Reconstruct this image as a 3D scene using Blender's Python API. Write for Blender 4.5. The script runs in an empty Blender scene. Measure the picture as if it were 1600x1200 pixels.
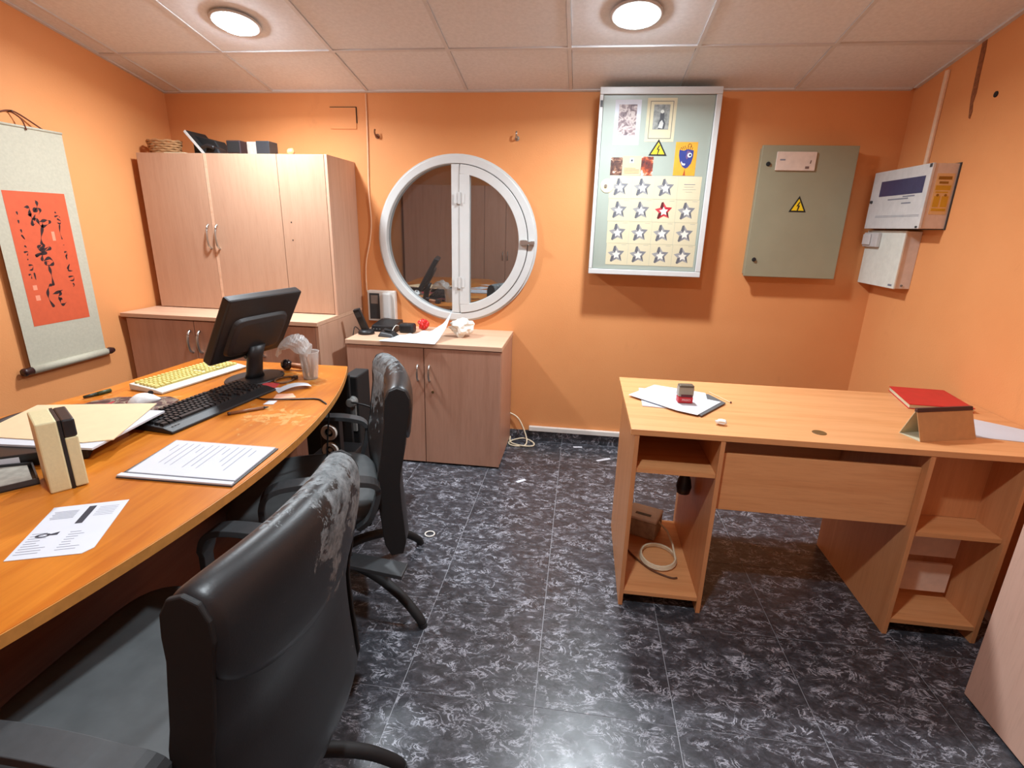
import bpy, bmesh, math, random
from mathutils import Vector, Matrix, noise
random.seed(7)
sc = bpy.context.scene
COL = sc.collection
R = math.radians

# ------------------------------------------------------------------ camera
def set_camera():
    p, r, y = R(16.89), R(1.53), R(7.08)
    fwd = Vector((-math.sin(y)*math.cos(p), math.cos(y)*math.cos(p), -math.sin(p)))
    rt = Vector((math.cos(y), math.sin(y), 0)); up = rt.cross(fwd)
    c, s = math.cos(r), math.sin(r)
    X = c*rt + s*up; U = -s*rt + c*up
    cd = bpy.data.cameras.new('camera'); co = bpy.data.objects.new('camera', cd); COL.objects.link(co)
    m = Matrix((X, U, -fwd)).transposed().to_4x4(); m.translation = (0, 0, 1.415)
    co.matrix_world = m
    cd.sensor_width = 36; cd.lens = 815.6/1600*36; cd.clip_start = .01
    sc.camera = co
set_camera()
w = bpy.data.worlds.new('world'); sc.world = w; w.use_nodes = True
w.node_tree.nodes['Background'].inputs[0].default_value = (.5, .55, .6, 1)
w.node_tree.nodes['Background'].inputs[1].default_value = .05
sc.view_settings.view_transform = 'Standard'; sc.view_settings.look = 'None'
sc.view_settings.exposure = 0.05; sc.view_settings.gamma = 1; sc.view_settings.use_curve_mapping = False
LAMP_POWER = 30
LAMP_COLOR = (.86, .94, 1.0)

# ------------------------------------------------------------------ room numbers
D, XL, XR, YF = 3.341, -2.66, 1.687, -1.45
SL = .186
def cz(y): return 2.152 + SL*(D - y)

# ------------------------------------------------------------------ materials
MATS = {}
def lin(c):
    return tuple(((v/255)/12.92 if v/255 <= .04045 else ((v/255+.055)/1.055)**2.4) for v in c)
def nmat(name):
    m = bpy.data.materials.new(name); m.use_nodes = True
    nt = m.node_tree; b = nt.nodes['Principled BSDF']
    return m, nt, b
def ramp(nt, stops, src):
    n = nt.nodes.new('ShaderNodeValToRGB'); e = n.color_ramp.elements
    while len(e) < len(stops): e.new(.5)
    for k, (pos, col) in zip(e, stops):
        k.position = pos; k.color = (*col, 1)
    nt.links.new(src, n.inputs[0]); return n.outputs[0]
def coords(nt, scale=(1, 1, 1), rnd=False):
    tc = nt.nodes.new('ShaderNodeTexCoord'); mp = nt.nodes.new('ShaderNodeMapping')
    mp.inputs['Scale'].default_value = scale
    nt.links.new(tc.outputs['Object'], mp.inputs[0])
    if rnd:
        oi = nt.nodes.new('ShaderNodeObjectInfo'); mu = nt.nodes.new('ShaderNodeMath'); mu.operation = 'MULTIPLY'
        mu.inputs[1].default_value = 37.0
        nt.links.new(oi.outputs['Random'], mu.inputs[0]); nt.links.new(mu.outputs[0], mp.inputs['Location'])
    return mp.outputs[0]
def tex(nt, vec, scale, detail=4, rough=.55, dist=0):
    n = nt.nodes.new('ShaderNodeTexNoise'); n.inputs['Scale'].default_value = scale
    n.inputs['Detail'].default_value = detail; n.inputs['Roughness'].default_value = rough
    n.inputs['Distortion'].default_value = dist
    nt.links.new(vec, n.inputs['Vector']); return n.outputs['Fac']
def bump(nt, b, src, strength, dist=.002):
    n = nt.nodes.new('ShaderNodeBump'); n.inputs['Strength'].default_value = strength; n.inputs['Distance'].default_value = dist
    nt.links.new(src, n.inputs['Height']); nt.links.new(n.outputs[0], b.inputs['Normal'])
def mixc(nt, fac, a, c):
    n = nt.nodes.new('ShaderNodeMix'); n.data_type = 'RGBA'
    nt.links.new(fac, n.inputs[0])
    for s, k in ((a, 6), (c, 7)):
        if isinstance(s, tuple): n.inputs[k].default_value = (*s, 1)
        else: nt.links.new(s, n.inputs[k])
    return n.outputs[2]

def plain(name, rgb, rough=.5, var=.06, scale=30, spec=.5, metal=0, bmp=0, alpha=1, trans=0):
    if name in MATS: return MATS[name]
    m, nt, b = nmat(name); c = lin(rgb)
    f = tex(nt, coords(nt), scale, 3)
    col = ramp(nt, [(.3, tuple(v*(1-var) for v in c)), (.7, tuple(min(1, v*(1+var)) for v in c))], f)
    nt.links.new(col, b.inputs['Base Color'])
    b.inputs['Roughness'].default_value = rough; b.inputs['Specular IOR Level'].default_value = spec
    b.inputs['Metallic'].default_value = metal
    if bmp: bump(nt, b, f, bmp)
    if alpha < 1: b.inputs['Alpha'].default_value = alpha
    if trans: b.inputs['Transmission Weight'].default_value = trans; b.inputs['IOR'].default_value = 1.15
    MATS[name] = m; return m

def wood(name, a, c, axis='z', rough=.42, spec=.4, wear=None):
    if name in MATS: return MATS[name]
    m, nt, b = nmat(name)
    k = {'x': (.9, 14, 14), 'y': (14, .9, 14), 'z': (14, 14, .9)}[axis]
    v = coords(nt, k)
    f = tex(nt, v, 1.6, 6, .6, .4)
    f2 = tex(nt, coords(nt, tuple(q*6 for q in k)), 2.2, 3, .6)
    col = ramp(nt, [(.3, lin(a)), (.55, lin(c)), (.75, tuple(.5*(x+y) for x, y in zip(lin(a), lin(c))))], f)
    pores = ramp(nt, [(.3, (.93, .92, .91)), (.5, (1, 1, 1))], f2)
    mu = nt.nodes.new('ShaderNodeMix'); mu.data_type = 'RGBA'; mu.blend_type = 'MULTIPLY'; mu.inputs[0].default_value = 1
    nt.links.new(col, mu.inputs[6]); nt.links.new(pores, mu.inputs[7]); col = mu.outputs[2]
    if wear:
        wf = tex(nt, coords(nt, (1, 1, 1)), 26, 6, .7, .6)
        wl = tex(nt, coords(nt, (1, 1, 1)), 2.3, 2, .5)
        mm = nt.nodes.new('ShaderNodeMath'); mm.operation = 'MULTIPLY'; nt.links.new(wf, mm.inputs[0]); nt.links.new(wl, mm.inputs[1])
        fac = ramp(nt, [(.33, (0, 0, 0)), (.37, (1, 1, 1))], mm.outputs[0])
        col = mixc(nt, fac, col, lin(wear))
        lg = ramp(nt, [(.42, (0, 0, 0)), (.62, (1, 1, 1))], tex(nt, coords(nt, (1, 1, 1)), 1.4, 3, .6))
        m2 = nt.nodes.new('ShaderNodeMix'); m2.data_type = 'RGBA'; m2.blend_type = 'MULTIPLY'
        nt.links.new(lg, m2.inputs[0]); nt.links.new(col, m2.inputs[6]); m2.inputs[7].default_value = (.72, .62, .5, 1)
        col = m2.outputs[2]
    nt.links.new(col, b.inputs['Base Color'])
    b.inputs['Roughness'].default_value = rough; b.inputs['Specular IOR Level'].default_value = spec
    bump(nt, b, f2, .03, .0005)
    MATS[name] = m; return m

def wall_mat():
    m, nt, b = nmat('orange_paint')
    big = tex(nt, coords(nt), 1.3, 4, .6); fine = tex(nt, coords(nt), 140, 3, .6)
    col = ramp(nt, [(.25, lin((222, 148, 92))), (.5, lin((227, 155, 98))), (.8, lin((231, 160, 104)))], big)
    st = ramp(nt, [(.62, (0, 0, 0)), (.8, (.5, .5, .5))], tex(nt, coords(nt, (1, 1, .5)), 4.5, 7, .7, .5))
    col = mixc(nt, st, col, lin((204, 134, 84)))
    nt.links.new(col, b.inputs['Base Color']); b.inputs['Roughness'].default_value = .62
    b.inputs['Specular IOR Level'].default_value = .25
    bump(nt, b, fine, .35, .002)
    return m
def floor_mat():
    m, nt, b = nmat('black_marbled_tile')
    v = coords(nt, (1, 1.5, 1), True)
    a = tex(nt, v, 15, 10, .7, .9)
    vein = ramp(nt, [(.474, (0, 0, 0)), (.494, (1, 1, 1)), (.504, (1, 1, 1)), (.524, (0, 0, 0))], a)
    mask = ramp(nt, [(.44, (.04, .04, .04)), (.6, (1, 1, 1))], tex(nt, v, 13, 4, .6))
    mm = nt.nodes.new('ShaderNodeMath'); mm.operation = 'MULTIPLY'; nt.links.new(vein, mm.inputs[0]); nt.links.new(mask, mm.inputs[1])
    base = ramp(nt, [(.3, lin((34, 35, 39))), (.5, lin((58, 59, 64))), (.72, lin((96, 97, 105)))], tex(nt, v, 26, 8, .75, .6))
    col = mixc(nt, mm.outputs[0], base, lin((178, 180, 190)))
    nt.links.new(col, b.inputs['Base Color'])
    rr = ramp(nt, [(.3, (.24,)*3), (.7, (.38,)*3)], tex(nt, v, 9, 4, .6))
    nt.links.new(rr, b.inputs['Roughness']); b.inputs['Specular IOR Level'].default_value = .5
    return m
def leather_mat(name, ymin, ymax):
    """black leatherette, peeled to grey in patches, most of it towards one end"""
    m, nt, b = nmat(name)
    v = coords(nt)
    sep = nt.nodes.new('ShaderNodeSeparateXYZ'); nt.links.new(v, sep.inputs[0])
    def mr(sock, lo, hi, a, c):
        q = nt.nodes.new('ShaderNodeMapRange'); q.inputs[1].default_value = lo; q.inputs[2].default_value = hi
        q.inputs[3].default_value = a; q.inputs[4].default_value = c; nt.links.new(sock, q.inputs[0]); return q.outputs[0]
    side = mr(sep.outputs[1], ymax, ymin, .10, -.15)
    hi = mr(sep.outputs[2], .5, .78, -.22, 0)
    n1 = tex(nt, v, 13, 9, .72, .4)
    s = nt.nodes.new('ShaderNodeMath'); nt.links.new(n1, s.inputs[0]); nt.links.new(side, s.inputs[1])
    s2 = nt.nodes.new('ShaderNodeMath'); nt.links.new(s.outputs[0], s2.inputs[0]); nt.links.new(hi, s2.inputs[1])
    f = ramp(nt, [(.535, (0, 0, 0)), (.56, (1, 1, 1))], s2.outputs[0])
    patch = ramp(nt, [(.3, lin((66, 70, 72))), (.7, lin((138, 144, 146)))], tex(nt, v, 40, 5, .7))
    col = mixc(nt, f, lin((27, 28, 30)), patch)
    nt.links.new(col, b.inputs['Base Color'])
    rr = ramp(nt, [(0, (.42,)*3), (1, (.8,)*3)], f); nt.links.new(rr, b.inputs['Roughness'])
    bump(nt, b, tex(nt, v, 220, 3, .6), .18, .001)
    MATS[name] = m; return m
def glass_mat():
    m, nt, b = nmat('tinted_pane')
    g = nt.nodes.new('ShaderNodeBsdfGlossy'); g.inputs['Color'].default_value = (.80, .86, .88, 1); g.inputs['Roughness'].default_value = .015
    mx = nt.nodes.new('ShaderNodeMixShader'); mx.inputs[0].default_value = .5
    f = tex(nt, coords(nt), 3, 3)
    col = ramp(nt, [(.3, (.022, .02, .019)), (.7, (.03, .028, .027))], f)
    nt.links.new(col, b.inputs['Base Color']); b.inputs['Roughness'].default_value = .3
    nt.links.new(b.outputs[0], mx.inputs[1]); nt.links.new(g.outputs[0], mx.inputs[2])
    nt.links.new(mx.outputs[0], nt.nodes['Material Output'].inputs[0]); return m
def emit_mat(name, col, s):
    m, nt, b = nmat(name)
    f = tex(nt, coords(nt), 5, 1)
    nt.links.new(ramp(nt, [(0, col), (1, col)], f), b.inputs['Emission Color'])
    b.inputs['Emission Strength'].default_value = s; return m

M_wall = wall_mat(); M_floor = floor_mat(); M_glass = glass_mat()
M_ceil = plain('ceiling_board', (228, 230, 232), .8, .05, 60, .2, bmp=.25)
M_tbar = plain('ceiling_grid', (214, 214, 214), .5, .04, 20)
M_gap = plain('dark_void', (34, 28, 26), .9)
M_grout = plain('grout', (150, 150, 156), .5)
M_slab = plain('plaster_slab', (150, 140, 130), .9)
M_white = plain('white_lacquer', (206, 208, 206), .35, .03, 12)
M_plast = plain('white_plastic', (226, 222, 214), .4, .03, 20)
M_wardz = wood('pale_beech_vertical', (186, 147, 121), (192, 154, 128), 'z')
M_wardx = wood('pale_beech_length', (206, 166, 136), (218, 180, 152), 'x')
M_wardy = wood('pale_beech_side', (196, 154, 128), (208, 168, 142), 'z', .45)
M_cabz = wood('rosy_beech', (182, 136, 112), (194, 148, 124), 'z', .4)
M_beechx = wood('beech_length', (212, 146, 92), (226, 164, 110), 'x', .38)
M_beechz = wood('beech_upright', (204, 138, 88), (216, 152, 102), 'z', .42)
M_cherry = wood('worn_cherry', (192, 106, 26), (214, 132, 42), 'y', .3, .5, wear=(214, 164, 96))
M_edge = plain('desk_edge_band', (190, 128, 62), .45, .12, 40)
M_brown = wood('brown_panel', (122, 74, 52), (142, 90, 64), 'y', .5)
M_black = plain('black_plastic', (26, 26, 28), .45, .15, 60)
M_blackm = plain('black_matte', (20, 20, 21), .7, .1, 60)
M_grey = plain('grey_plastic', (120, 122, 120), .5)
M_dgrey = plain('dark_grey_plastic', (58, 60, 62), .5, .1, 50)
M_paper = plain('white_paper', (208, 212, 220), .8, .02, 10, .2)
M_cream = plain('cream_paper', (206, 197, 166), .8, .03, 12, .2)
M_ink = plain('grey_print', (120, 122, 134), .8)
M_inkd = plain('dark_print', (52, 52, 62), .8)
M_steel = plain('brushed_steel', (186, 184, 178), .3, .05, 40, metal=.9)
M_brass = plain('old_brass', (150, 120, 80), .4, .1, 40, metal=.8)
M_yellow = plain('warning_yellow', (238, 204, 30), .5, .03)
M_red = plain('red_cover', (196, 34, 40), .45, .06)
M_panel1 = plain('pale_grey_enamel', (158, 168, 157), .35, .03, 6)
M_panel2 = plain('grey_green_enamel', (150, 148, 124), .4, .04, 6)
M_silk = plain('grey_silk', (184, 181, 162), .75, .06, 90)
M_vermil = plain('vermilion_paper', (206, 88, 52), .7, .05, 30)
M_kraft = plain('kraft_card', (196, 148, 100), .75, .05, 40)
M_manila = plain('manila', (226, 200, 160), .75, .03, 20)
M_creamp = plain('cream_plastic', (214, 204, 160), .5, .04, 120, bmp=.15)
M_seat = plain('sheen_grey_seat', (86, 89, 90), .6, .12, 18, bmp=.1)  # black leather, its reflected light painted in as grey
M_clear = plain('clear_plastic', (225, 225, 222), .25, .02, 10, alpha=.38)
M_bag = plain('translucent_bag', (226, 226, 224), .35, .05, 14, alpha=.62)

# ------------------------------------------------------------------ mesh collector
class MB:
    def __init__(s): s.v = []; s.f = []; s.mi = []; s.m = 0; s.T = None
    def add(s, vs, fs):
        o = len(s.v)
        s.v += [(s.T @ Vector(p)) if s.T else Vector(p) for p in vs]
        s.f += [[i+o for i in f] for f in fs]; s.mi += [s.m]*len(fs); return s
    def box(s, x0, x1, y0, y1, z0, z1):
        x0, x1 = min(x0, x1), max(x0, x1); y0, y1 = min(y0, y1), max(y0, y1); z0, z1 = min(z0, z1), max(z0, z1)
        return s.add([(x, y, z) for z in (z0, z1) for y in (y0, y1) for x in (x0, x1)],
                     [(0, 2, 3, 1), (4, 5, 7, 6), (0, 1, 5, 4), (2, 6, 7, 3), (0, 4, 6, 2), (1, 3, 7, 5)])
    def prism(s, poly, z0, z1, axis='z'):
        n = len(poly)
        def P(a, b, h): return {'z': (a, b, h), 'x': (h, a, b), 'y': (a, h, b)}[axis]
        vs = [P(a, b, z0) for a, b in poly] + [P(a, b, z1) for a, b in poly]
        fs = [list(range(n))[::-1], list(range(n, 2*n))] + [(i, (i+1) % n, n+(i+1) % n, n+i) for i in range(n)]
        return s.add(vs, fs)
    def hull8(s, b, t):   # bottom 4 corners, top 4 corners
        return s.add(list(b)+list(t), [(3, 2, 1, 0), (4, 5, 6, 7), (0, 1, 5, 4), (1, 2, 6, 5), (2, 3, 7, 6), (3, 0, 4, 7)])
    def tube(s, path, r, n=8, sy=1.0, caps=True, closed=False):
        path = [Vector(p) for p in path]; k = len(path); rs = r if isinstance(r, (list, tuple)) else [r]*k
        vs = []; up = Vector((0, 0, 1))
        for i, p in enumerate(path):
            if closed: t = path[(i+1) % k]-path[i-1]
            else: t = path[min(i+1, k-1)]-path[max(i-1, 0)]
            t.normalize()
            a = t.cross(up) if abs(t.dot(up)) < .95 else t.cross(Vector((0, 1, 0)))
            a.normalize(); b = t.cross(a)
            for j in range(n):
                q = 2*math.pi*j/n; vs.append(p + rs[i]*(a*math.cos(q) + b*math.sin(q)*sy))
        fs = []
        for i in range(k if closed else k-1):
            for j in range(n):
                i2 = (i+1) % k
                fs.append((i*n+j, i*n+(j+1) % n, i2*n+(j+1) % n, i2*n+j))
        if caps and not closed: fs += [list(range(n))[::-1], list(range((k-1)*n, k*n))]
        return s.add(vs, fs)
    def cyl(s, p0, p1, r, n=16, r1=None): return s.tube([p0, p1], [r, r if r1 is None else r1], n)
    def lathe(s, prof, c=(0, 0, 0), n=24, M=None, arc=None):
        vs = []
        for (r, z) in prof:
            for j in range(n):
                q = 2*math.pi*j/n; p = Vector((r*math.cos(q), r*math.sin(q), z))
                if M: p = M @ p
                vs.append(p+Vector(c))
        k = len(prof); fs = []
        for i in range(k-1):
            for j in range(n): fs.append((i*n+j, i*n+(j+1) % n, (i+1)*n+(j+1) % n, (i+1)*n+j))
        if prof[0][0] > 1e-5: fs.append(list(range(n))[::-1])
        if prof[-1][0] > 1e-5: fs.append(list(range((k-1)*n, k*n)))
        return s.add(vs, fs)
    def loft(s, rings, caps=True):
        n = len(rings[0]); vs = [p for r in rings for p in r]; fs = []
        for i in range(len(rings)-1):
            for j in range(n): fs.append((i*n+j, i*n+(j+1) % n, (i+1)*n+(j+1) % n, (i+1)*n+j))
        if caps: fs += [list(range(n))[::-1], list(range((len(rings)-1)*n, len(rings)*n))]
        return s.add(vs, fs)
    def quad(s, a, b, c, d): return s.add([a, b, c, d], [(0, 1, 2, 3)])

INV = {}
def tag(o, label=None, cat=None, group=None, kind=None):
    if label: o['label'] = label
    if cat: o['category'] = cat
    if group: o['group'] = group
    if kind: o['kind'] = kind
    return o
def thing(name, label, cat, loc=(0, 0, 0), rz=0, group=None):
    o = bpy.data.objects.new(name, None); COL.objects.link(o); o.empty_display_size = .05
    o.location = loc; o.rotation_euler = (0, 0, rz)
    INV[o] = (Matrix.Translation(loc) @ Matrix.Rotation(rz, 4, 'Z')).inverted()
    return tag(o, label, cat, group)
def build(name, mb, mat, parent=None, loc=None, smooth=False, bevel=0, local=False, sub=0, fix=True):
    """link the collected shapes as ONE mesh object. World coordinates unless local."""
    me = bpy.data.meshes.new(name)
    if parent is not None:
        inv = INV[parent]
    else:
        inv = Matrix.Translation(loc).inverted() if loc is not None else Matrix.Identity(4)
    vs = mb.v if local else [inv @ p for p in mb.v]
    me.from_pydata([tuple(p) for p in vs], [], mb.f)
    mats = mat if isinstance(mat, (list, tuple)) else [mat]
    for m in mats: me.materials.append(m)
    me.polygons.foreach_set('material_index', mb.mi)
    if fix:
        bm = bmesh.new(); bm.from_mesh(me); bmesh.ops.recalc_face_normals(bm, faces=bm.faces); bm.to_mesh(me); bm.free()
    if smooth:
        me.polygons.foreach_set('use_smooth', [True]*len(me.polygons))
    o = bpy.data.objects.new(name, me); COL.objects.link(o)
    if parent is not None: o.parent = parent
    elif loc is not None: o.location = loc
    INV[o] = inv
    if bevel:
        b = o.modifiers.new('bevel', 'BEVEL'); b.width = bevel; b.segments = 2; b.limit_method = 'ANGLE'; b.angle_limit = R(40)
    if sub:
        b = o.modifiers.new('sub', 'SUBSURF'); b.levels = sub; b.render_levels = sub
    if name == 'print': o['kind'] = 'stuff'
    return o
def struct(name, mb, mat, **k): return tag(build(name, mb, mat, **k), kind='structure')
def dup(o, parent, **k):
    c = o.copy(); COL.objects.link(c); c.parent = parent; INV[c] = INV[o]; return c
def B(*a): return MB().box(*a)
def smooth_path(pts, n=8, closed=False):
    pts = [Vector(p) for p in pts]; out = []; k = len(pts)
    for i in range(k if closed else k-1):
        g = (lambda j: pts[j % k]) if closed else (lambda j: pts[max(0, min(k-1, j))])
        a, b, c, d = g(i-1), g(i), g(i+1), g(i+2)
        for q in range(n):
            t = q/n
            out.append(.5*((2*b)+(c-a)*t+(2*a-5*b+4*c-d)*t*t+(3*b-a-3*c+d)*t**3))
    if not closed: out.append(pts[-1])
    return out

# ------------------------------------------------------------------ SETTING
# floor slab + tiles
fl = struct('floor', B(XL-.1, XR+.1, YF-.1, D+.1, -.1, -.0012), M_grout)
P = .4255
tile0 = None
t = MB().box(-P/2+.0018, P/2-.0018, -P/2+.0018, P/2-.0018, -.0011, 0)
nx0, ny0 = -7, -7
for i in range(-6, 4):
    for j in range(-7, 6):
        x0, y0 = -.060+P*i, 1.250+P*j
        x1, y1 = x0+P, y0+P
        if x1 < XL+.02 or x0 > XR-.02 or y1 < YF+.02 or y0 > D-.02: continue
        cx0, cx1, cy0, cy1 = max(x0, XL), min(x1, XR), max(y0, YF), min(y1, D)
        full = (cx1-cx0 > P-.01 and cy1-cy0 > P-.01)
        if full and tile0 is not None:
            o = tile0.copy(); COL.objects.link(o); o.parent = fl; o.location = (x0+P/2, y0+P/2, 0)
        else:
            m = MB().box(cx0+.0012-x0-P/2, cx1-.0012-x0-P/2, cy0+.0012-y0-P/2, cy1-.0012-y0-P/2, -.0011, 0)
            o = build('floor_tile', m, M_floor, fl, local=True); o.location = (x0+P/2, y0+P/2, 0)
            if full: tile0 = o
# walls
def back_wall():
    m = MB(); cx, czz, r = -.788, 1.312, .492
    n = 96; zt = 2.30; x0, x1, z0, z1 = XL-.1, XR+.1, -.1, zt
    angs = [2*math.pi*i/n for i in range(n)] + [math.atan2(z-czz, x-cx) % (2*math.pi) for x in (x0, x1) for z in (z0, z1)]
    angs = sorted(set(angs)); k = len(angs); vs = []
    for y in (D, D+.14):
        for a in angs: vs.append((cx+r*math.cos(a), y, czz+r*math.sin(a)))
        for a in angs:
            dx, dz = math.cos(a), math.sin(a); ts = []
            if dx > 1e-9: ts.append((x1-cx)/dx)
            if dx < -1e-9: ts.append((x0-cx)/dx)
            if dz > 1e-9: ts.append((z1-czz)/dz)
            if dz < -1e-9: ts.append((z0-czz)/dz)
            q = min(ts); vs.append((cx+q*dx, y, czz+q*dz))
    fs = []
    for i in range(k):
        j = (i+1) % k
        fs += [(i, j, k+j, k+i), (2*k+i, 3*k+i, 3*k+j, 2*k+j), (i, 2*k+i, 2*k+j, j), (k+i, k+j, 3*k+j, 3*k+i)]
    m.add(vs, fs)
    return struct('wall_back', m, M_wall)
wb = back_wall()
tag(build('wall_recess', B(-1.4, -.2, D+.1405, D+.16, .7, 1.95), M_gap, wb))
side = [(YF-.1, -.1), (D+.14, -.1), (D+.14, cz(D+.14)+.1), (YF-.1, cz(YF-.1)+.1)]
wl = struct('wall_left', MB().prism(side, XL-.1, XL, 'x'), M_wall)
wr = struct('wall_right', MB().prism(side, XR, XR+.1, 'x'), M_wall)
struct('wall_front', B(XL-.1, XR+.1, YF-.1, YF, -.1, 3.15), M_wall)
# peeled plaster on the right wall
m = MB().prism([(2.852, 2.26), (2.876, 2.25), (2.868, 2.12), (2.862, 2.02), (2.853, 1.975), (2.842, 1.93), (2.832, 1.925), (2.828, 1.955), (2.838, 1.99), (2.832, 2.03), (2.838, 2.10), (2.842, 2.2)], XR-.0025, XR-.0003, 'x')
build('plaster_patch', m, plain('bare_plaster', (142, 84, 50), .9, .3, 60), wr)
m = MB().cyl((XR-.004, 2.703, 1.996), (XR-.0003, 2.703, 1.996), .012, 10)
build('drill_hole', m, M_gap, wr)

# ceiling: sloped slab, boards and T-bars
ce = struct('ceiling', MB().prism([(YF-.1, cz(YF-.1)+.03), (D+.14, cz(D+.14)+.03), (D+.14, cz(D+.14)+.12), (YF-.1, cz(YF-.1)+.12)], XL-.1, XR+.1, 'x'), M_gap)
xs = [XL] + [-.122+.603*k for k in range(-4, 4)]; xs[-1] = XR
ys = [D, 2.885] + [2.885-.59*k for k in range(1, 8)]; ys[-1] = max(ys[-1], YF) if ys[-1] > YF else YF
rnd = random.Random(3)
for i in range(len(xs)-1):
    for j in range(len(ys)-1):
        x0, x1, y1, y0 = xs[i]+.0105, xs[i+1]-.0105, ys[j]-.0105, ys[j+1]+.0105
        if i == 0: x0 = xs[0]+.001
        h = [.004+rnd.uniform(0, .004) for _ in range(4)]
        c = [(x0, y0), (x1, y0), (x1, y1), (x0, y1)]
        m = MB().hull8([(a, b, cz(b)+q) for (a, b), q in zip(c, h)], [(a, b, cz(b)+.016+q) for (a, b), q in zip(c, h)])
        build('ceiling_board', m, M_ceil, ce)
def bar(x0, x1, y0, y1, hz=.0):
    m = MB().hull8([(x0, y0, cz(y0)+hz), (x1, y0, cz(y0)+hz), (x1, y1, cz(y1)+hz), (x0, y1, cz(y1)+hz)],
                   [(x0, y0, cz(y0)+hz+.012), (x1, y0, cz(y0)+hz+.012), (x1, y1, cz(y1)+hz+.012), (x0, y1, cz(y1)+hz+.012)])
    build('grid_bar', m, M_tbar, ce)
for x in xs[1:-1]:
    for a, b in zip(ys[:-1], ys[1:]): bar(x-.009, x+.009, b+.0095, a-.0095, .0005)
for y in ys[1:-1]: bar(XL+.02, XR-.02, y-.009, y+.009, 0)
bar(XL, XL+.02, YF, D, -.002); bar(XR-.02, XR, YF, D-.03, -.002); bar(XL+.02, XR-.02, D-.02, D, -.002)

# baseboard
bb = struct('baseboard_back', B(XL, XR, D-.006, D-.0005, 0, .07), M_grout)
for k in range(-6, 5):
    x0, x1 = -.060+P*k, -.060+P*(k+1)
    x0, x1 = max(x0, XL), min(x1, XR)
    if x1-x0 < .03: continue
    build('skirting_tile', B(x0+.002, x1-.002, D-.012, D-.0055, 0, .072), M_floor, bb)
tag(build('cable_duct', B(-.288, .6, D-.028, D-.0005, .0745, .106), M_plast, loc=(-.288, D, .0745), bevel=.003), 'white plastic cable duct running along the wall above the skirting', 'cable duct')

# round window
def window():
    cx, c, = -.788, 1.312
    root = bpy.data.objects.new('window_1', None); COL.objects.link(root); root.location = (cx, D, c); root['kind'] = 'structure'
    root['label'] = 'round white window split by an upright bar, reflecting the room'; INV[root] = Matrix.Translation((cx, D, c)).inverted()
    def ring(ri, ro, y0, y1, a0=0, a1=2*math.pi, n=80):
        m = MB(); full = abs(a1-a0-2*math.pi) < 1e-6; vs = []; fs = []
        k = n if full else n+1
        for i in range(k):
            a = a0+(a1-a0)*i/n
            for r, y in ((ri, y0), (ro, y0), (ro, y1), (ri, y1)): vs.append((cx+r*math.cos(a), y, c+r*math.sin(a)))
        for i in range(n):
            j = (i+1) % k
            for q in range(4): fs.append((i*4+q, i*4+(q+1) % 4, j*4+(q+1) % 4, j*4+q))
        if not full: fs += [(3, 2, 1, 0), tuple(range(4*n, 4*n+4))]
        return m.add(vs, fs)
    build('outer_frame', ring(.452, .497, D-.03, D+.03), M_white, root, bevel=.004)
    build('frame_lip', ring(.497, .508, D-.012, D-.0005), M_white, root)
    build('mullion', B(cx-.03, cx+.022, D-.024, D+.02, c-.449, c+.449), M_white, root, bevel=.003)
    # fixed left light
    def halfdisc(r, xa, sgn):
        a = math.acos(xa/r) if sgn > 0 else math.pi-math.acos(abs(xa)/r)
        n = 40
        return [(cx+r*math.cos(t), c+r*math.sin(t)) for t in ([a-2*a*i/n for i in range(n+1)] if sgn > 0 else [a+(2*math.pi-2*a)*i/n for i in range(n+1)])]
    build('pane', MB().prism(halfdisc(.4515, -.031, -1), D+.012, D+.018, 'y'), M_glass, root)
    a = math.acos(.42/.45)
    # opening right sash: curved rim + stile
    s = build('sash', ring(.395, .449, D-.034, D+.01, -R(86.5), R(86.5), 50), M_white, root, bevel=.003)
    build('stile', B(cx+.024, cx+.085, D-.0345, D+.01, c-.393, c+.393), M_white, s, bevel=.002)
    build('sash_pane', MB().prism(halfdisc(.3945, .0855, 1), D-.008, D-.002, 'y'), M_glass, s)
    build('gasket', ring(.4492, .4518, D-.031, D-.029, -R(86), R(86), 50), M_gap, root)
    for z in (c+.255, c-.255):
        build('hinge', MB().cyl((cx+.023, D-.04, z-.035), (cx+.023, D-.04, z+.035), .008, 10).box(cx-.01, cx+.055, D-.037, D-.0345, z-.03, z+.03), M_white, root)
    la = build('latch', B(cx+.405, cx+.452, D-.056, D-.0345, c-.012, c+.02), M_steel, root, bevel=.003)
    build('latch_handle', B(cx+.445, cx+.495, D-.06, D-.045, c-.006, c+.01).box(cx+.47, cx+.492, D-.048, D-.031, c-.012, c+.014), M_steel, la)
window()

# ------------------------------------------------------------------ ceiling lamps
def lamp(x, y, label):
    z = cz(y)-.003
    tilt = Matrix.Rotation(math.atan(-SL), 4, 'X')
    T = Matrix.Translation((x, y, z)) @ tilt
    r = thing('ceiling_downlight', label, 'ceiling lamp', (x, y, z), 0, 'round recessed ceiling lamps')
    m = MB(); m.T = T; m.lathe([(.088, -.001), (.09, -.008), (.108, -.007), (.112, -.0005)], n=32)
    build('bezel', m, M_white, r, smooth=True)
    m = MB(); m.T = T; m.lathe([(.001, -.034), (.03, -.033), (.06, -.026), (.08, -.014), (.088, -.004)], n=32)
    build('diffuser', m, M_lamp, r, smooth=True)
    l = bpy.data.lights.new('lamp_light', 'AREA'); l.shape = 'DISK'; l.size = .13; l.spread = R(170); l.energy = LAMP_POWER; l.color = LAMP_COLOR
    lo = bpy.data.objects.new('lamp_light', l); COL.objects.link(lo); lo.parent = r
    lo.matrix_local = Matrix.Translation((0, -.01, -.052)) @ tilt
    return r
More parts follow.
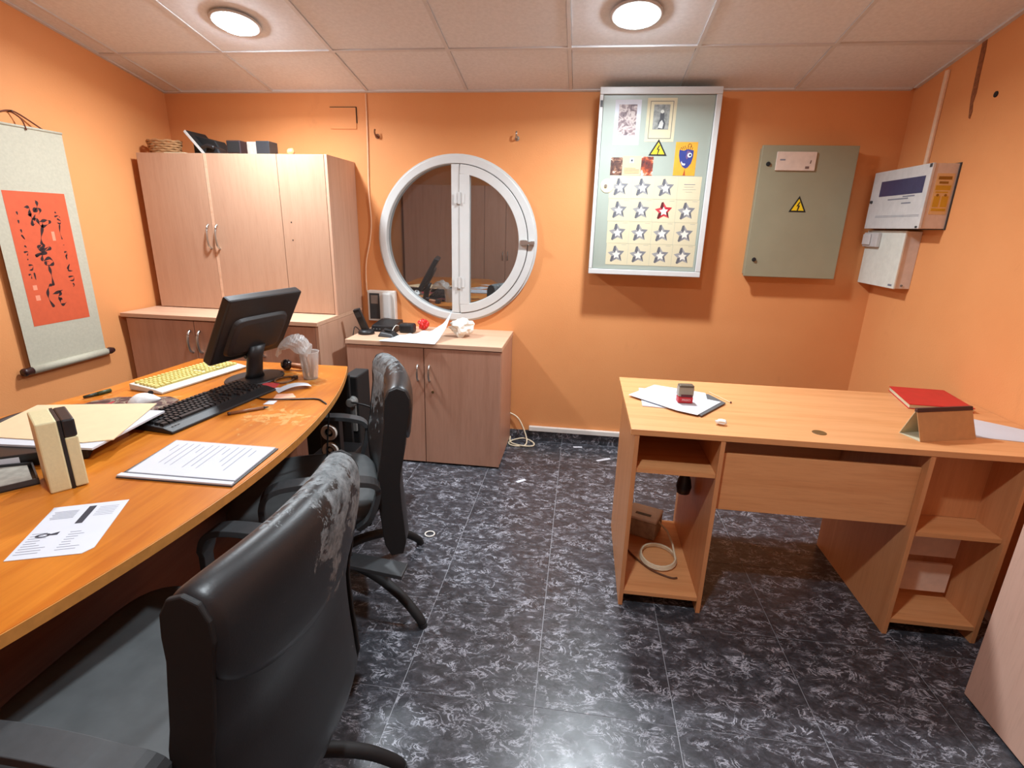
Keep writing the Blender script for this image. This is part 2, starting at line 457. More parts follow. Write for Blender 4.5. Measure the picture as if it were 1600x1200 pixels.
M_lamp = emit_mat('lit_diffuser', (.82, .92, 1.0), 115)
lamp(-1.665, 2.615, 'lit round ceiling lamp above the tall cupboard')
lamp(.165, 2.615, 'lit round ceiling lamp in front of the pale grey poster cabinet')
lamp(-.2, .49, 'lit round ceiling lamp overhead between the two desks')

# ------------------------------------------------------------------ cupboards
def bow_handle(parent, x, yf, z0, z1, mat, out=.028, name='handle', r=.0055):
    p = smooth_path([(x, yf, z0), (x, yf-out*.7, z0+(z1-z0)*.14), (x, yf-out, (z0+z1)/2), (x, yf-out*.7, z1-(z1-z0)*.14), (x, yf, z1)], 5)
    return build(name, MB().tube(p, r, 8), mat, parent, smooth=True)

def tall_cupboard():
    x0, x1, yf, z0, z1 = -2.602, -1.436, 2.968, .872, 1.765
    r = thing('wall_cupboard', 'pale beech three-door cupboard standing on the low sideboard', 'cupboard', ((x0+x1)/2, 3.15, z0))
    build('body', B(x0, x1-.017, yf+.019, D-.002, z0, z1), M_wardy, r, bevel=.001)
    build('side_panel', B(x1-.0165, x1, yf, D-.002, z0, z1), M_wardy, r, bevel=.001)
    ed = [x0, -2.181, -1.735, x1-.0175]
    for k in range(3):
        d = build('door', B(ed[k]+.0015, ed[k+1]-.0015, yf, yf+.018, z0+.004, z1-.001), M_wardz, r, bevel=.0012)
        if k == 0: bow_handle(d, -2.205, yf, 1.235, 1.375, M_steel); 
        if k == 1:
            bow_handle(d, -2.150, yf, 1.235, 1.375, M_steel)
            build('edge_band', B(ed[k]+.0015, ed[k]+.018, yf-.002, yf-.0002, z0+.004, z1-.001), M_wardx, d)
        if k == 2:
            for z in (1.40, 1.30): build('screw_hole', MB().cyl((-1.68, yf-.001, z), (-1.68, yf+.001, z), .004, 8), M_gap, d)
tall_cupboard()
def sideboard():
    x0, x1, yf, zt = -2.625, -1.436, 2.715, .872
    r = thing('sideboard', 'low pale beech sideboard under the tall cupboard, behind the monitor', 'sideboard', ((x0+x1)/2, 3.0, 0))
    build('top', B(x0-.022, x1, yf-.012, D-.002, zt-.024, zt-.0005), M_wardx, r, bevel=.002)
    build('body', B(x0, x1-.018, yf+.019, D-.002, 0, zt-.0245), M_wardy, r)
    build('side_panel', B(x1-.0175, x1, yf, D-.002, 0, zt-.0245), M_wardy, r)
    ed = [x0, -2.195, -1.80, x1-.018]
    for k in range(3):
        d = build('door', B(ed[k]+.002, ed[k+1]-.002, yf, yf+.018, .05, zt-.032), M_cabz, r, bevel=.0012)
        if k == 0: bow_handle(d, -2.225, yf, .655, .785, M_steel, .03, r=.007)
        if k == 1: bow_handle(d, -2.165, yf, .655, .785, M_steel, .03, r=.007)
        if k == 2: bow_handle(d, -1.775, yf, .655, .785, M_steel, .03, r=.007)
    build('plinth', B(x0+.01, x1-.03, yf+.03, yf+.0485, .0005, .049), M_blackm, r) if False else None
sideboard()
def low_cabinet():
    x0, x1, yf, zt = -1.340, -.418, 2.845, .755
    r = thing('low_cabinet', 'rosy beech two-door cabinet below the round window', 'cabinet', ((x0+x1)/2, 3.09, 0))
    build('top', B(x0-.003, x1+.003, yf-.004, D-.002, zt-.026, zt), M_wardx, r, bevel=.0015)
    build('body', B(x0, x1, yf+.019, D-.02, .022, zt-.0265), M_cabz, r, bevel=.001)
    build('plinth', B(x0+.02, x1-.02, yf+.03, D-.03, 0, .0215), M_blackm, r)
    ed = [x0, -.872, x1]
    for k in range(2):
        d = build('door', B(ed[k]+.0025, ed[k+1]-.0025, yf, yf+.018, .012, zt-.031), M_cabz, r, bevel=.0012)
        bow_handle(d, -.909 if k == 0 else -.84, yf, .53, .625, M_steel, .024, r=.006)
        if k: build('lock', MB().cyl((-.822, yf-.004, .465), (-.822, yf, .465), .008, 12), M_brass, d)
low_cabinet()
# cupboard behind the camera, seen mirrored in the window
def rear_cupboard():
    x0, x1, yf, zt = -2.62, 1.05, -1.0, 1.94
    r = thing('rear_cupboard', 'tall rosy beech cupboard row mirrored in the round window', 'cupboard', ((x0+x1)/2, -1.2, 0))
    build('body', B(x0, x1, YF+.002, yf-.019, 0, zt), M_cabz, r)
    ed = [x0, -1.41, -1.10, -.64, -.18, .28, .66, x1]
    for k in range(7):
        d = build('door', B(ed[k]+.003, ed[k+1]-.003, yf-.018, yf, .03, zt-.002), M_cabz, r, bevel=.002)
        x = ed[k+1]-.035 if k in (1, 3, 5) else (ed[k]+.035 if k in (2, 4, 6) else None)
        if x is not None: bow_handle(d, x, yf, .93, 1.05, M_steel, -.028)
rear_cupboard()
# cabinet at the right edge
r = thing('filing_cabinet', 'pinkish wooden cabinet cut off at the lower right corner of the photo', 'cabinet', (1.5, 1.2, 0))
build('body', B(1.309, XR-.004, .82, 1.507, .008, 1.02), wood('pink_beech', (208, 166, 146), (216, 176, 156), 'z'), r, bevel=.002)
build('top', B(1.305, XR-.003, .80, 1.51, 1.0205, 1.045), M_wardx, r, bevel=.002)
build('plinth', B(1.32, XR-.01, .84, 1.495, 0, .0075), M_blackm, r)

# ------------------------------------------------------------------ right desk
def right_desk():
    x0, x1, yf, yb = .21, XR-.004, 1.755, 2.43
    r = thing('computer_desk', 'beech computer desk with open pedestals against the right wall', 'desk', (.95, 2.1, 0))
    build('desktop', B(x0, x1, yf, yb, .718, .74), M_beechx, r, bevel=.0015)
    def panel(a): return build('side_panel', B(a, a+.016, yf+.002, 2.33, 0, .7175), M_beechz, r, bevel=.001)
    for a in (.225, .519, 1.190, 1.489): panel(a)
    build('shelf', B(.2415, .5185, yf+.01, 2.31, .571, .587), M_beechx, r)
    build('shelf', B(.2415, .5185, yf+.004, 2.31, .052, .068), M_beechx, r)
    build('shelf', B(1.2065, 1.4885, yf+.012, 1.899, .412, .428), M_beechx, r)
    build('shelf', B(1.2065, 1.4885, yf+.004, 2.0, .052, .068), M_beechx, r)
    build('back_panel', B(.2415, .5185, 2.3105, 2.322, .571, .7175), M_beechz, r)
    build('back_panel', B(1.2065, 1.4885, 1.90, 1.912, .4285, .7175), M_beechz, r)
    build('back_slat', B(1.2065, 1.465, 1.90, 1.912, .257, .4115), plain('lit_tone_board', (238, 206, 184), .5), r)  # paler colour stands in for light falling on the slats
    build('back_slat', B(1.2065, 1.465, 1.90, 1.912, .103, .225), plain('lit_tone_board', (238, 206, 184), .5), r)
    build('modesty_panel', B(.5355, 1.1895, 1.785, 1.801, .44, .662), M_beechx, r, bevel=.001)
    build('rear_rail', B(.5355, 1.1895, 2.30, 2.316, .45, .7175), M_beechx, r)
    build('cable_grommet', MB().lathe([(.0001, .7412), (.02, .7412), (.023, .7415), (.024, .7402)], (.872, 1.85, 0), 20), plain('bronze_cap', (112, 82, 44), .4), r)
right_desk()

# ------------------------------------------------------------------ left desk
def fx(y): return -.181*y*y + .429*y - 1.117
def left_desk():
    r = thing('office_desk', 'worn orange-brown office desk with a bowed front edge', 'desk', (-1.4, 1.1, 0))
    ny = 40; y0, y1 = -.12, 2.33
    poly = [(fx(y0+(y1-y0)*i/ny), y0+(y1-y0)*i/ny) for i in range(ny+1)] + [(-1.868, 2.306), (-1.89, 1.75), (-1.945, 1.45), (-2.02, .8), (-2.06, .2), (-2.06, -.12)]
    build('desktop', MB().prism(poly, .7125, .74), M_cherry, r, bevel=.002)
    band = MB()
    pts = [(fx(y0+(y1-y0)*i/ny), y0+(y1-y0)*i/ny) for i in range(ny+1)]
    for (a, b), (c, d) in zip(pts[:-1], pts[1:]):
        band.hull8([(a-.001, b, .714), (c-.001, d, .714), (c+.0025, d, .714), (a+.0025, b, .714)], [(a-.001, b, .7385), (c-.001, d, .7385), (c+.0025, d, .7385), (a+.0025, b, .7385)])
    build('edge_band', band, M_edge, r)
    # steel underframe, brown modesty panel, end legs
    build('underframe', B(-1.30, -1.26, .0, 2.2, .672, .712).box(-1.75, -1.71, .0, 2.2, .672, .712), M_blackm, r)
    build('modesty_panel', B(-1.195, -1.175, .12, 1.95, .13, .655), M_brown, r, bevel=.001)
    build('panel_rail', B(-1.174, -1.160, .45, 1.25, .60, .618), wood('rail_wood', (128, 92, 64), (150, 110, 78), 'y'), r)
    for y in (2.2, .02):
        build('leg_post', B(-1.55, -1.45, y-.03, y+.03, .05, .6715), M_blackm, r, bevel=.004)
        build('leg_foot', B(-1.85, -1.12, y-.035, y+.035, 0, .0495), M_blackm, r, bevel=.006)
        build('leg_arm', B(-1.85, -1.2, y-.03, y+.03, .64, .6715), M_blackm, r)
    build('end_panel', B(-1.33, -1.085, 2.305, 2.325, .04, .70), M_blackm, r, bevel=.003)
left_desk()

# black tower and socket strip below the desk end
def tower():
    r = thing('computer_tower', 'black computer tower standing under the far end of the office desk', 'computer', (-1.03, 2.16, 0))
    build('case', B(-1.20, -1.015, 1.90, 2.29, 0, .36), M_black, r, bevel=.006)
    build('front_bezel', B(-1.195, -1.02, 1.884, 1.8995, .01, .35), M_dgrey, r, bevel=.004)
tower()
def socket_strip():
    r = thing('socket_strip', 'black socket strip with two round white outlets under the desk edge', 'socket strip', (-1.09, 2.1, .36))
    build('body', B(-1.145, -1.05, 2.10, 2.14, .362, .56), M_black, r, bevel=.004)
    for z in (.488, .401):
        T = Matrix.Translation((-1.097, 2.10, z)) @ Matrix.Rotation(R(90), 4, 'X')
        m = MB(); m.T = T; m.lathe([(.021, 0), (.021, .014), (.036, .014), (.038, .008), (.038, 0)], n=28)
        o = build('outlet', m, M_plast, r, smooth=False)
        m = MB(); m.T = T; m.lathe([(.0001, .003), (.02, .003)], n=20); build('socket_face', m, M_dgrey, o)
        m = MB(); m.T = T; m.lathe([(.0001, .012), (.009, .010), (.011, .004)], (-.004 if False else 0, 0, 0), n=12); build('plug', m, M_plast, o)
socket_strip()
def desk_plug():
    r = thing('cable_box', 'black cable box with a grey plug beside the desk corner', 'cable box', (-1.08, 2.40, 0))
    build('body', B(-1.135, -1.06, 2.345, 2.50, 0, .685), M_blackm, r, bevel=.008)
    build('plug', MB().lathe([(.0001, .05), (.02, .048), (.026, .03), (.026, 0)], n=16, M=Matrix.Rotation(R(90), 4, 'X'), c=(-1.085, 2.344, .56)).box(-1.10, -1.07, 2.33, 2.344, .40, .54), M_grey, r, bevel=.003)
    build('lead', MB().tube(smooth_path([(-1.085, 2.30, .565), (-1.04, 2.30, .562), (-.99, 2.32, .54), (-.955, 2.36, .49), (-.95, 2.40, .42)], 5), .005, 8), M_black, r, smooth=True)
desk_plug()

# ------------------------------------------------------------------ chairs
def chair(loc, rz, legang, label, wear_pos):
    r = thing('office_chair', label, 'chair', loc, rz, 'worn black office chairs at the bowed desk')
    LM = leather_mat('peeling_leather', .2, -.1)
    kw = dict(local=True)
    def bx(z):  # centre line of the back, chair faces +x
        pts = [(.28, -.260), (.38, -.251), (.48, -.243), (.57, -.240), (.68, -.260), (.80, -.275), (.92, -.278)]
        for (a, p), (b, q) in zip(pts[:-1], pts[1:]):
            if z <= b: 
                t = (z-a)/(b-a); t = t*t*(3-2*t)*.5 + t*.5
                return p+(q-p)*t
        return pts[-1][1]
    # main back pad
    rings = []
    for i in range(15):
        z = .28+(.88-.28)*i/14
        w = .247+.004*min(1, (z-.28)/.3)
        th = .043 if i not in (0, 14) else .028
        if i == 0: w *= .9
        ring = []
        for k in range(28):
            a = 2*math.pi*k/28; ca, sa = math.cos(a), math.sin(a)
            yy = w*math.copysign(abs(sa)**.3, sa); xx = th*math.copysign(abs(ca)**.32, ca)
            xx += -.03*(1-(yy/.25)**2) + .015
            ring.append((bx(z)+xx, yy, z))
        rings.append(ring)
    build('backrest', MB().loft(rings), LM, r, smooth=True, **kw)
    # rolled top pad with a flap hanging down the rear
    rings = []
    for i in range(25):
        t = -1+2*i/24; yy = .258*t
        e = max(0, 1-abs(t)**8*.22)
        fl = .705-.05*(1-t*t)+.02*abs(t)**3
        xo = -.03*(1-t*t)+.015
        c = Vector((bx(.86)+xo, yy, .858))
        sec = [(.046, -.085), (.054, -.03), (.050, .015), (.028, .046), (-.008, .056), (-.044, .044), (-.064, .012), (-.068, -.03), (-.062, -.08), (-.052, fl-.858+.015), (-.040, fl-.858), (-.02, fl-.858+.02)]
        rings.append([(c.x+a*.78*(.9+.1*e), yy, c.z+b*e) for a, b in sec])
    build('top_roll', MB().loft(rings), LM, r, smooth=True, sub=1, **kw)
    # black side gussets from the roll down to the foot of the back
    for sg in (-1, 1):
        zs = [.285+.045*i for i in range(12)]
        gh = lambda z: .038*min(1, .55+(z-.285)*9)
        out = [(bx(z)+.012+gh(z), z) for z in zs]
        ct = bx(.86)+.014
        out += [(ct+a*.70, .852+b*.9) for a, b in ((.056, -.03), (.050, .015), (.028, .046), (-.008, .056), (-.044, .044), (-.064, .012), (-.066, -.03))]
        out += [(bx(z)+.012-gh(z), z) for z in reversed(zs)]
        y0, y1 = (sg*.2485, sg*.2585)
        m = MB().prism(out, min(y0, y1), max(y0, y1), 'y')
        build('side_gusset', m, M_blackm, r, bevel=.003, **kw)
    # seat
    rings = []
    for z, k in ((.395, .86), (.405, .95), (.43, 1.0), (.46, 1.0), (.478, .95), (.485, .85)):
        ring = []
        for q in range(32):
            a = 2*math.pi*q/32; ca, sa = math.cos(a), math.sin(a)
            ring.append((.045+.255*k*math.copysign(abs(ca)**.4, ca), .245*k*math.copysign(abs(sa)**.4, sa), z+.012*(1-abs(ca))))
        rings.append(ring)
    build('seat', MB().loft(rings), M_seat, r, smooth=True, **kw)
    build('seat_shell', B(-.17, .24, -.2, .2, .375, .3945), M_blackm, r, bevel=.01, **kw)
    build('back_bracket', MB().tube(smooth_path([(0, 0, .37), (-.15, 0, .365), (-.20, 0, .38), (-.225, 0, .42)], 4), .018, 8, 1.4), M_black, r, smooth=True, **kw)
    # arms
    for s in (-1, 1):
        p = smooth_path([(.14, s*.235, .40), (.155, s*.285, .43), (.16, s*.297, .56), (.12, s*.30, .617), (0, s*.30, .625), (-.12, s*.298, .612), (-.19, s*.285, .575), (-.165, s*.268, .46), (-.12, s*.235, .40)], 6)
        m = MB(); vs = []; rings = []
        for i, q in enumerate(p):
            tn = (p[min(i+1, len(p)-1)]-p[max(i-1, 0)]).normalized()
            side = Vector((0, 1, 0)); nn = tn.cross(side).normalized()
            wdt = .027 if q.z > .56 else .018
            rings.append([q+side*a*wdt+nn*b*.009 for a, b in ((-1, -1), (1, -1), (1, 1), (-1, 1))])
        m.loft(rings); build('armrest', m, M_dgrey, r, smooth=False, bevel=.003, **kw)
    # column and five arched legs
    build('gas_column', MB().cyl((0, 0, .10), (0, 0, .24), .03, 16).cyl((0, 0, .24), (0, 0, .375), .018, 14), M_black, r, **kw)
    build('hub', MB().lathe([(.045, .10), (.05, .12), (.05, .175), (.04, .19)], n=20), M_black, r, **kw)
    for a in legang:
        a = R(a)-rz
        d = Vector((math.cos(a), math.sin(a), 0))
        p = smooth_path([d*.03+Vector((0, 0, .155)), d*.14+Vector((0, 0, .163)), d*.26+Vector((0, 0, .142)), d*.36+Vector((0, 0, .095)), d*.43+Vector((0, 0, .035)), d*.445+Vector((0, 0, .012))], 4)
        lg = build('leg', MB().tube(p, [.021-.005*i/(len(p)-1) for i in range(len(p))], 10), M_blackm, r, smooth=True, **kw)
        q = d*.447
        build('glide', MB().lathe([(.014, 0), (.017, .004), (.015, .016)], (q.x, q.y, 0), 12), M_black, lg, **kw)
    lv = MB().tube([(.0, .1, .36), (-.0, .27, .345)], .007, 8)
    if wear_pos is False:
        lv = MB().tube([(-.02, .08, .365), (-.09, .26, .31)], .008, 8)
        lv.hull8([(-.10, .24, .297), (-.272, .355, .297), (-.242, .42, .297), (-.065, .30, .297)], [(-.10, .24, .312), (-.272, .355, .312), (-.242, .42, .312), (-.065, .30, .312)])
    build('tilt_lever', lv, M_dgrey, r, bevel=.002, **kw)
    return r
chair((-.80, .81, 0), R(180), [26+72*k for k in range(5)], 'nearest black office chair, its peeling backrest turned to the camera', True)
chair((-.92, 1.66, 0), R(206), [-18+72*k for k in range(5)], 'farther black office chair seen edge-on in front of the low cabinet', False)

# ------------------------------------------------------------------ monitor
def monitor():
    r = thing('computer_monitor', 'black flat monitor tilted back, seen from behind on the desk', 'monitor', (-1.38, 2.07, .74))
    a, t = R(12.1), R(29.6)
    wd = Vector((math.sin(a), math.cos(a), 0)); nb = Vector((math.cos(a), -math.sin(a), 0))
    ud = Vector((0, 0, 1))*math.cos(t)+nb*math.sin(t); nn = wd.cross(ud); 
    if nn.dot(nb) < 0: nn = -nn
    T = Matrix((wd, ud, nn)).transposed().to_4x4(); T.translation = (-1.338, 2.027, .973)
    m = MB(); m.T = T; m.box(-.196, .196, -.157, .157, -.045, -.004)
    build('housing', m, M_black, r, bevel=.008)
    m = MB(); m.T = T
    def rr(w, h, z, k=.03, y0=0): return [(w*math.copysign(abs(math.cos(q))**.3, math.cos(q)), y0+h*math.copysign(abs(math.sin(q))**.3, math.sin(q)), z) for q in [2*math.pi*i/36 for i in range(36)]]
    m.loft([rr(.150, .098, -.006, y0=-.03), rr(.142, .090, .010, y0=-.03), rr(.122, .072, .016, y0=-.03)])
    build('rear_cover', m, plain('dark_brown_plastic', (38, 35, 35), .5, .1, 80), r, smooth=False, bevel=.003)
    m = MB(); m.T = T; m.box(-.18, .18, -.128, .144, -.0462, -.0452); build('screen', m, M_blackm, r)
    m = MB(); m.T = T; m.box(-.03, .03, -.150, -.135, .0005, .012); build('rear_tab', m, M_dgrey, r)
    T2 = Matrix.Translation((-1.395, 2.045, .74)) @ Matrix.Rotation(-a, 4, 'Z')
    m = MB(); m.T = T2
    m.loft([[(.025*math.cos(q)*k+dx, .038*math.sin(q)*k, z) for q in [2*math.pi*i/20 for i in range(20)]] for z, k, dx in ((.008, 1.25, 0), (.03, 1.05, 0), (.10, 1.0, .012), (.155, 1.1, .03))])
    build('neck', m, M_black, r, smooth=True)
    m = MB(); m.T = T2
    m.loft([[(.105*math.cos(q)*k, .135*math.sin(q)*k, z) for q in [2*math.pi*i/40 for i in range(40)]] for z, k in ((0, .97), (.004, 1), (.008, .98), (.011, .85))])
    build('stand_base', m, M_black, r, smooth=False)
monitor()

# ------------------------------------------------------------------ keyboards
def keyboard(c, rz, W, H, mats, label, hgt, slope, name='computer_keyboard'):
    r = thing(name, label, 'keyboard', (c[0], c[1], .74), rz)
    # local: x along width, y across (rear +)
    def zt(y): return hgt+slope*(y/H)
    poly = [(-H/2, .001), (H/2, .001), (H/2, zt(H/2)), (-H*.30, zt(-H*.30)), (-H/2, .010)]
    m = MB().prism(poly, -W/2, W/2, 'x'); build('case', m, mats[0], r, local=True, bevel=.003)
    k = MB(); rows = 6; u = .019
    y0 = -H*.26; dy = (H*.40+H*.26)/rows
    for j in range(rows):
        yc = y0+dy*(j+.5)+(.006 if j == rows-1 else 0)
        x = -W/2+.012; i = 0
        while x < W/2-.03:
            wk = u
            if j == 0: wk = [1.3, 1.1, 1.3, 5.5, 1.3, 1.1, 1.3, 1, 1, 1, 2, 1][min(i, 11)]*u
            elif i == 0: wk = (1+.25*(4-j if j < 5 else 0))*u
            if x+wk > W/2-.008: break
            if abs(x-(W/2-.115)) > .006 and abs(x-(W/2-.19)) > .006:
                za = zt(yc-dy/2); zb = zt(yc+dy/2)
                a, b = x+.0015, x+wk-.0015; p, q = yc-dy/2+.0015, yc+dy/2-.0015
                k.hull8([(a, p, za-.001), (b, p, za-.001), (b, q, zb-.001), (a, q, zb-.001)], [(a+.002, p+.002, za+.008), (b-.002, p+.002, za+.008), (b-.002, q-.002, zb+.008), (a+.002, q-.002, zb+.008)])
            x += wk; i += 1
    o = build('keys', k, mats[1], r, local=True); o['kind'] = 'stuff'
    return r
kb = keyboard((-1.335, 1.668), R(83), .50, .185, (M_black, plain('black_keys', (30, 30, 32), .35, .1, 60)), 'black keyboard lying in front of the monitor', .022, .012)
for s in range(3):
    build('indicator', B(-.20-.012*s, -.192-.012*s, -.068, -.064, .0205, .0212), M_grey, kb, local=True)
keyboard((-1.655, 1.995), R(80), .44, .17, (plain('pale_case', (214, 216, 208), .5), plain('yellowed_keys', (222, 208, 128), .5, .05, 40)), 'white keyboard with yellowed keys behind the black one', .020, .014)

# mouse + pad
r = thing('mouse_pad', 'dark patterned mouse pad with a red corner under the mouse', 'mouse pad', (-1.62, 1.56, .74))
m = MB().prism([(-1.80, 1.50), (-1.76, 1.44), (-1.50, 1.48), (-1.46, 1.55), (-1.50, 1.72), (-1.56, 1.745), (-1.74, 1.70), (-1.79, 1.64)], .7402, .7432)
mm, nt, b = nmat('collage_print'); v = coords(nt)
col = ramp(nt, [(.36, lin((40, 28, 34))), (.46, lin((92, 58, 58))), (.52, lin((150, 140, 120))), (.58, lin((60, 40, 44))), (.66, lin((186, 46, 60)))], tex(nt, v, 14, 3, .5, 2.0))
nt.links.new(col, b.inputs['Base Color']); b.inputs['Roughness'].default_value = .5
build('pad', m, mm, r)
build('red_patch', MB().prism([(-1.60, 1.50), (-1.50, 1.50), (-1.475, 1.56), (-1.56, 1.61)], .7434, .7437), plain('red_print', (190, 44, 62), .5), r)
def mouse():
    c = Vector((-1.60, 1.665, .7437)); a = R(68)
    r = thing('computer_mouse', 'white computer mouse beside the white keyboard', 'mouse', tuple(c), a)
    rings = []
    for i in range(13):
        x = -.056+.112*i/12; u = x/.058; wv = .031*math.sqrt(max(.02, 1-abs(u)**2.6)); h = .036*max(.12, (1-abs(u)**2.2))*(1-.18*u)
        rings.append([(x, wv*math.cos(q), h*max(0, math.sin(q))) for q in [2*math.pi*k/20 for k in range(20)]])
    build('shell', MB().loft(rings), plain('mouse_white', (224, 226, 224), .35), r, local=True, smooth=True)
    build('wheel', MB().cyl((.028, -.004, .0305), (.028, .004, .0305), .008, 12), M_blackm, r, local=True)
    build('button_seam', B(.0, .05, -.0007, .0007, .018, .0335), M_grey, r, local=True) if False else None
mouse()
m = MB().tube([(-1.835, 1.68, .748), (-1.80, 1.73, .748), (-1.795, 1.745, .748), (-1.765, 1.80, .748)], [.006, .007, .008, .007], 8)
gp = thing('marker_pen', 'short dark green marker lying at the wall side of the desk', 'pen', (-1.80, 1.74, .74))
build('barrel', MB().tube([(-1.835, 1.705, .7475), (-1.825, 1.755, .7475)], .0075, 10), plain('dark_green', (56, 70, 40), .5), gp, smooth=True)
build('cap', MB().tube([(-1.848, 1.66, .7475), (-1.836, 1.704, .7475)], [.0055, .007], 10), plain('darker_green', (38, 46, 32), .5), gp, smooth=True)
bp = thing('ballpoint_pen', 'thin brown pen lying alone on the worn desktop', 'pen', (-1.165, 1.66, .74))
build('barrel', MB().tube([(-1.212, 1.612, .746), (-1.135, 1.69, .746)], .0058, 10), plain('brown_pen', (138, 92, 60), .4, .15, 90), bp, smooth=True)
build('tip', MB().tube([(-1.135, 1.69, .746), (-1.122, 1.703, .746)], [.0055, .0012], 10), M_dgrey, bp, smooth=True)
build('end_cap', MB().tube([(-1.219, 1.605, .746), (-1.213, 1.611, .746)], .0062, 10), plain('dark_brown', (76, 44, 32), .4), bp, smooth=True)

# cup with pens and a plastic bag
def cup():
    c = (-1.165, 2.10, .74)
    r = thing('plastic_cup', 'clear plastic cup holding pens at the far desk corner', 'cup', c)
    build('wall', MB().lathe([(.030, 0), (.031, .002), (.043, .12), (.045, .124), (.0425, .124), (.0405, .118), (.0285, .004), (.0001, .004)], c, 28), M_clear, r, smooth=True)
    for (dx, dy, ex, ey, h, cl) in ((-.012, -.008, -.024, -.01, .105, (70, 50, 44)), (-.004, .01, -.02, .02, .11, (176, 120, 80)), (.01, -.004, .02, -.01, .095, (130, 90, 84))):
        build('pen', MB().tube([(c[0]+dx, c[1]+dy, c[2]+.006), (c[0]+ex, c[1]+ey, c[2]+h)], .0055, 8), plain('pen_%d' % cl[0], cl, .4), r, smooth=True)
cup()
def blob(name, mat, c, size, amp, seed, label, cat, sub=3, flat=True, freq=3.0):
    bm = bmesh.new(); bmesh.ops.create_icosphere(bm, subdivisions=sub, radius=1)
    for v in bm.verts:
        n = noise.noise(v.co*freq+Vector((seed, seed*2, 0)))+.5*noise.noise(v.co*freq*2.3+Vector((seed, 0, seed)))
        v.co *= 1+amp*n
        v.co = Vector((v.co.x*size[0], v.co.y*size[1], v.co.z*size[2]))
    mz = min(v.co.z for v in bm.verts)
    for v in bm.verts:
        v.co.z -= mz
        if flat and v.co.z < size[2]*.12: v.co.z = 0
    me = bpy.data.meshes.new(name); bm.to_mesh(me); bm.free(); me.materials.append(mat)
    o = bpy.data.objects.new(name, me); COL.objects.link(o); o.location = c
    for p in me.polygons: p.use_smooth = False
    return tag(o, label, cat)
# bag draped from the cup rim towards the monitor
bm_path = [(-1.165, 2.105, .865), (-1.20, 2.11, .885), (-1.25, 2.12, .898), (-1.30, 2.125, .88), (-1.325, 2.13, .84)]
rings = []
for i, p in enumerate(smooth_path(bm_path, 5)):
    t = i/20; rr_ = .022+.022*math.sin(math.pi*min(1, t*1.1+.1))
    rings.append([(p.x+.3*rr_*math.cos(q)*(1+.25*math.sin(5*q+i)), p.y+1.0*rr_*math.sin(q)*(1+.2*math.sin(3*q+i*.7)), p.z+rr_*.8*math.cos(q)*(1+.2*math.sin(4*q+i))) for q in [2*math.pi*k/16 for k in range(16)]])
tag(build('plastic_bag', MB().loft(rings), M_bag, loc=(-1.165, 2.105, .86), smooth=False), 'crumpled translucent plastic bag stuffed into the cup', 'plastic bag')
# round handled stamp behind the cup
r = thing('hand_stamp', 'wooden hand stamp with a round black knob lying beside the cup', 'stamp', (-1.28, 2.22, .74))
m = MB(); m.T = Matrix.Translation((-1.335, 2.20, .767)); m.lathe([(.0001, -.026), (.013, -.023), (.024, -.01), (.026, 0), (.024, .012), (.014, .023), (.0001, .027)], n=20)
build('knob', m, plain('shiny_black', (30, 24, 28), .15), r, smooth=True)
build('handle', MB().tube([(-1.318, 2.205, .765), (-1.25, 2.215, .756)], [.012, .014], 12), plain('stamp_wood', (180, 120, 84), .5), r, smooth=True)
build('base', B(-1.25, -1.215, 2.185, 2.245, .7402, .775), plain('dark_stamp', (46, 38, 36), .5), r, bevel=.004)
# small litter by the cup
r = thing('bracelet', 'little brown bead bracelet curled on the desk beside the monitor base', 'bracelet', (-1.25, 2.02, .74))
build('band', MB().tube([(-1.255+.035*math.cos(q), 2.04+.05*math.sin(q), .745) for q in [2*math.pi*i/24 for i in range(24)]], .0045, 8, closed=True), plain('brown_cord', (112, 80, 54), .7, .3, 90), r, smooth=True)
build('charm', B(-1.235, -1.215, 2.06, 2.085, .7402, .756), plain('charm_brown', (62, 44, 34), .5), r, bevel=.003)
def slip(name, poly, mat, label, cat, z=.7402, th=.0006, lift=None):
    m = MB(); n = len(poly)
    lift = lift or [0]*n
    vs = [(x, y, z+l) for (x, y), l in zip(poly, lift)] + [(x, y, z+l+th) for (x, y), l in zip(poly, lift)]
    m.add(vs, [list(range(n))[::-1], list(range(n, 2*n))]+[(i, (i+1) % n, n+(i+1) % n, n+i) for i in range(n)])
    x = sum(p[0] for p in poly)/n; y = sum(p[1] for p in poly)/n
    o = build(name, m, mat, loc=(x, y, z)); 
    return tag(o, label, cat) if label else o
r = slip('red_packet', [(-1.30, 1.905), (-1.235, 1.93), (-1.25, 2.0), (-1.315, 1.985)], plain('red_wrap', (190, 60, 66), .5), 'small flat red packet beside the black keyboard corner', 'packet', th=.004)
slip('paper_strip', [(-1.29, 1.88), (-1.215, 1.925), (-1.222, 1.945), (-1.298, 1.90)], M_paper, 'narrow white paper strip beside the red packet', 'paper')
m = MB(); n = 10; vs = []
for i in range(n+1):
    t = i/n; x, y = -1.185+.095*t, 1.875+.09*t; z = .7405+.018*math.sin(math.pi*t*.85)
    vs += [(x, y, z), (x-.035, y+.035, z)]
m.add(vs, [(2*i, 2*i+1, 2*i+3, 2*i+2) for i in range(n)])
o = build('receipt', m, M_paper, loc=(-1.14, 1.93, .7405), fix=False); o.modifiers.new('sol', 'SOLIDIFY').thickness = .0006
tag(o, 'curled white receipt in front of the clear cup', 'receipt')
slip('label_scrap', [(-1.165, 1.80), (-1.09, 1.84), (-1.13, 1.885), (-1.185, 1.86)], plain('salmon_paper', (226, 168, 140), .8), 'pinkish paper scrap under the black cord', 'paper scrap')
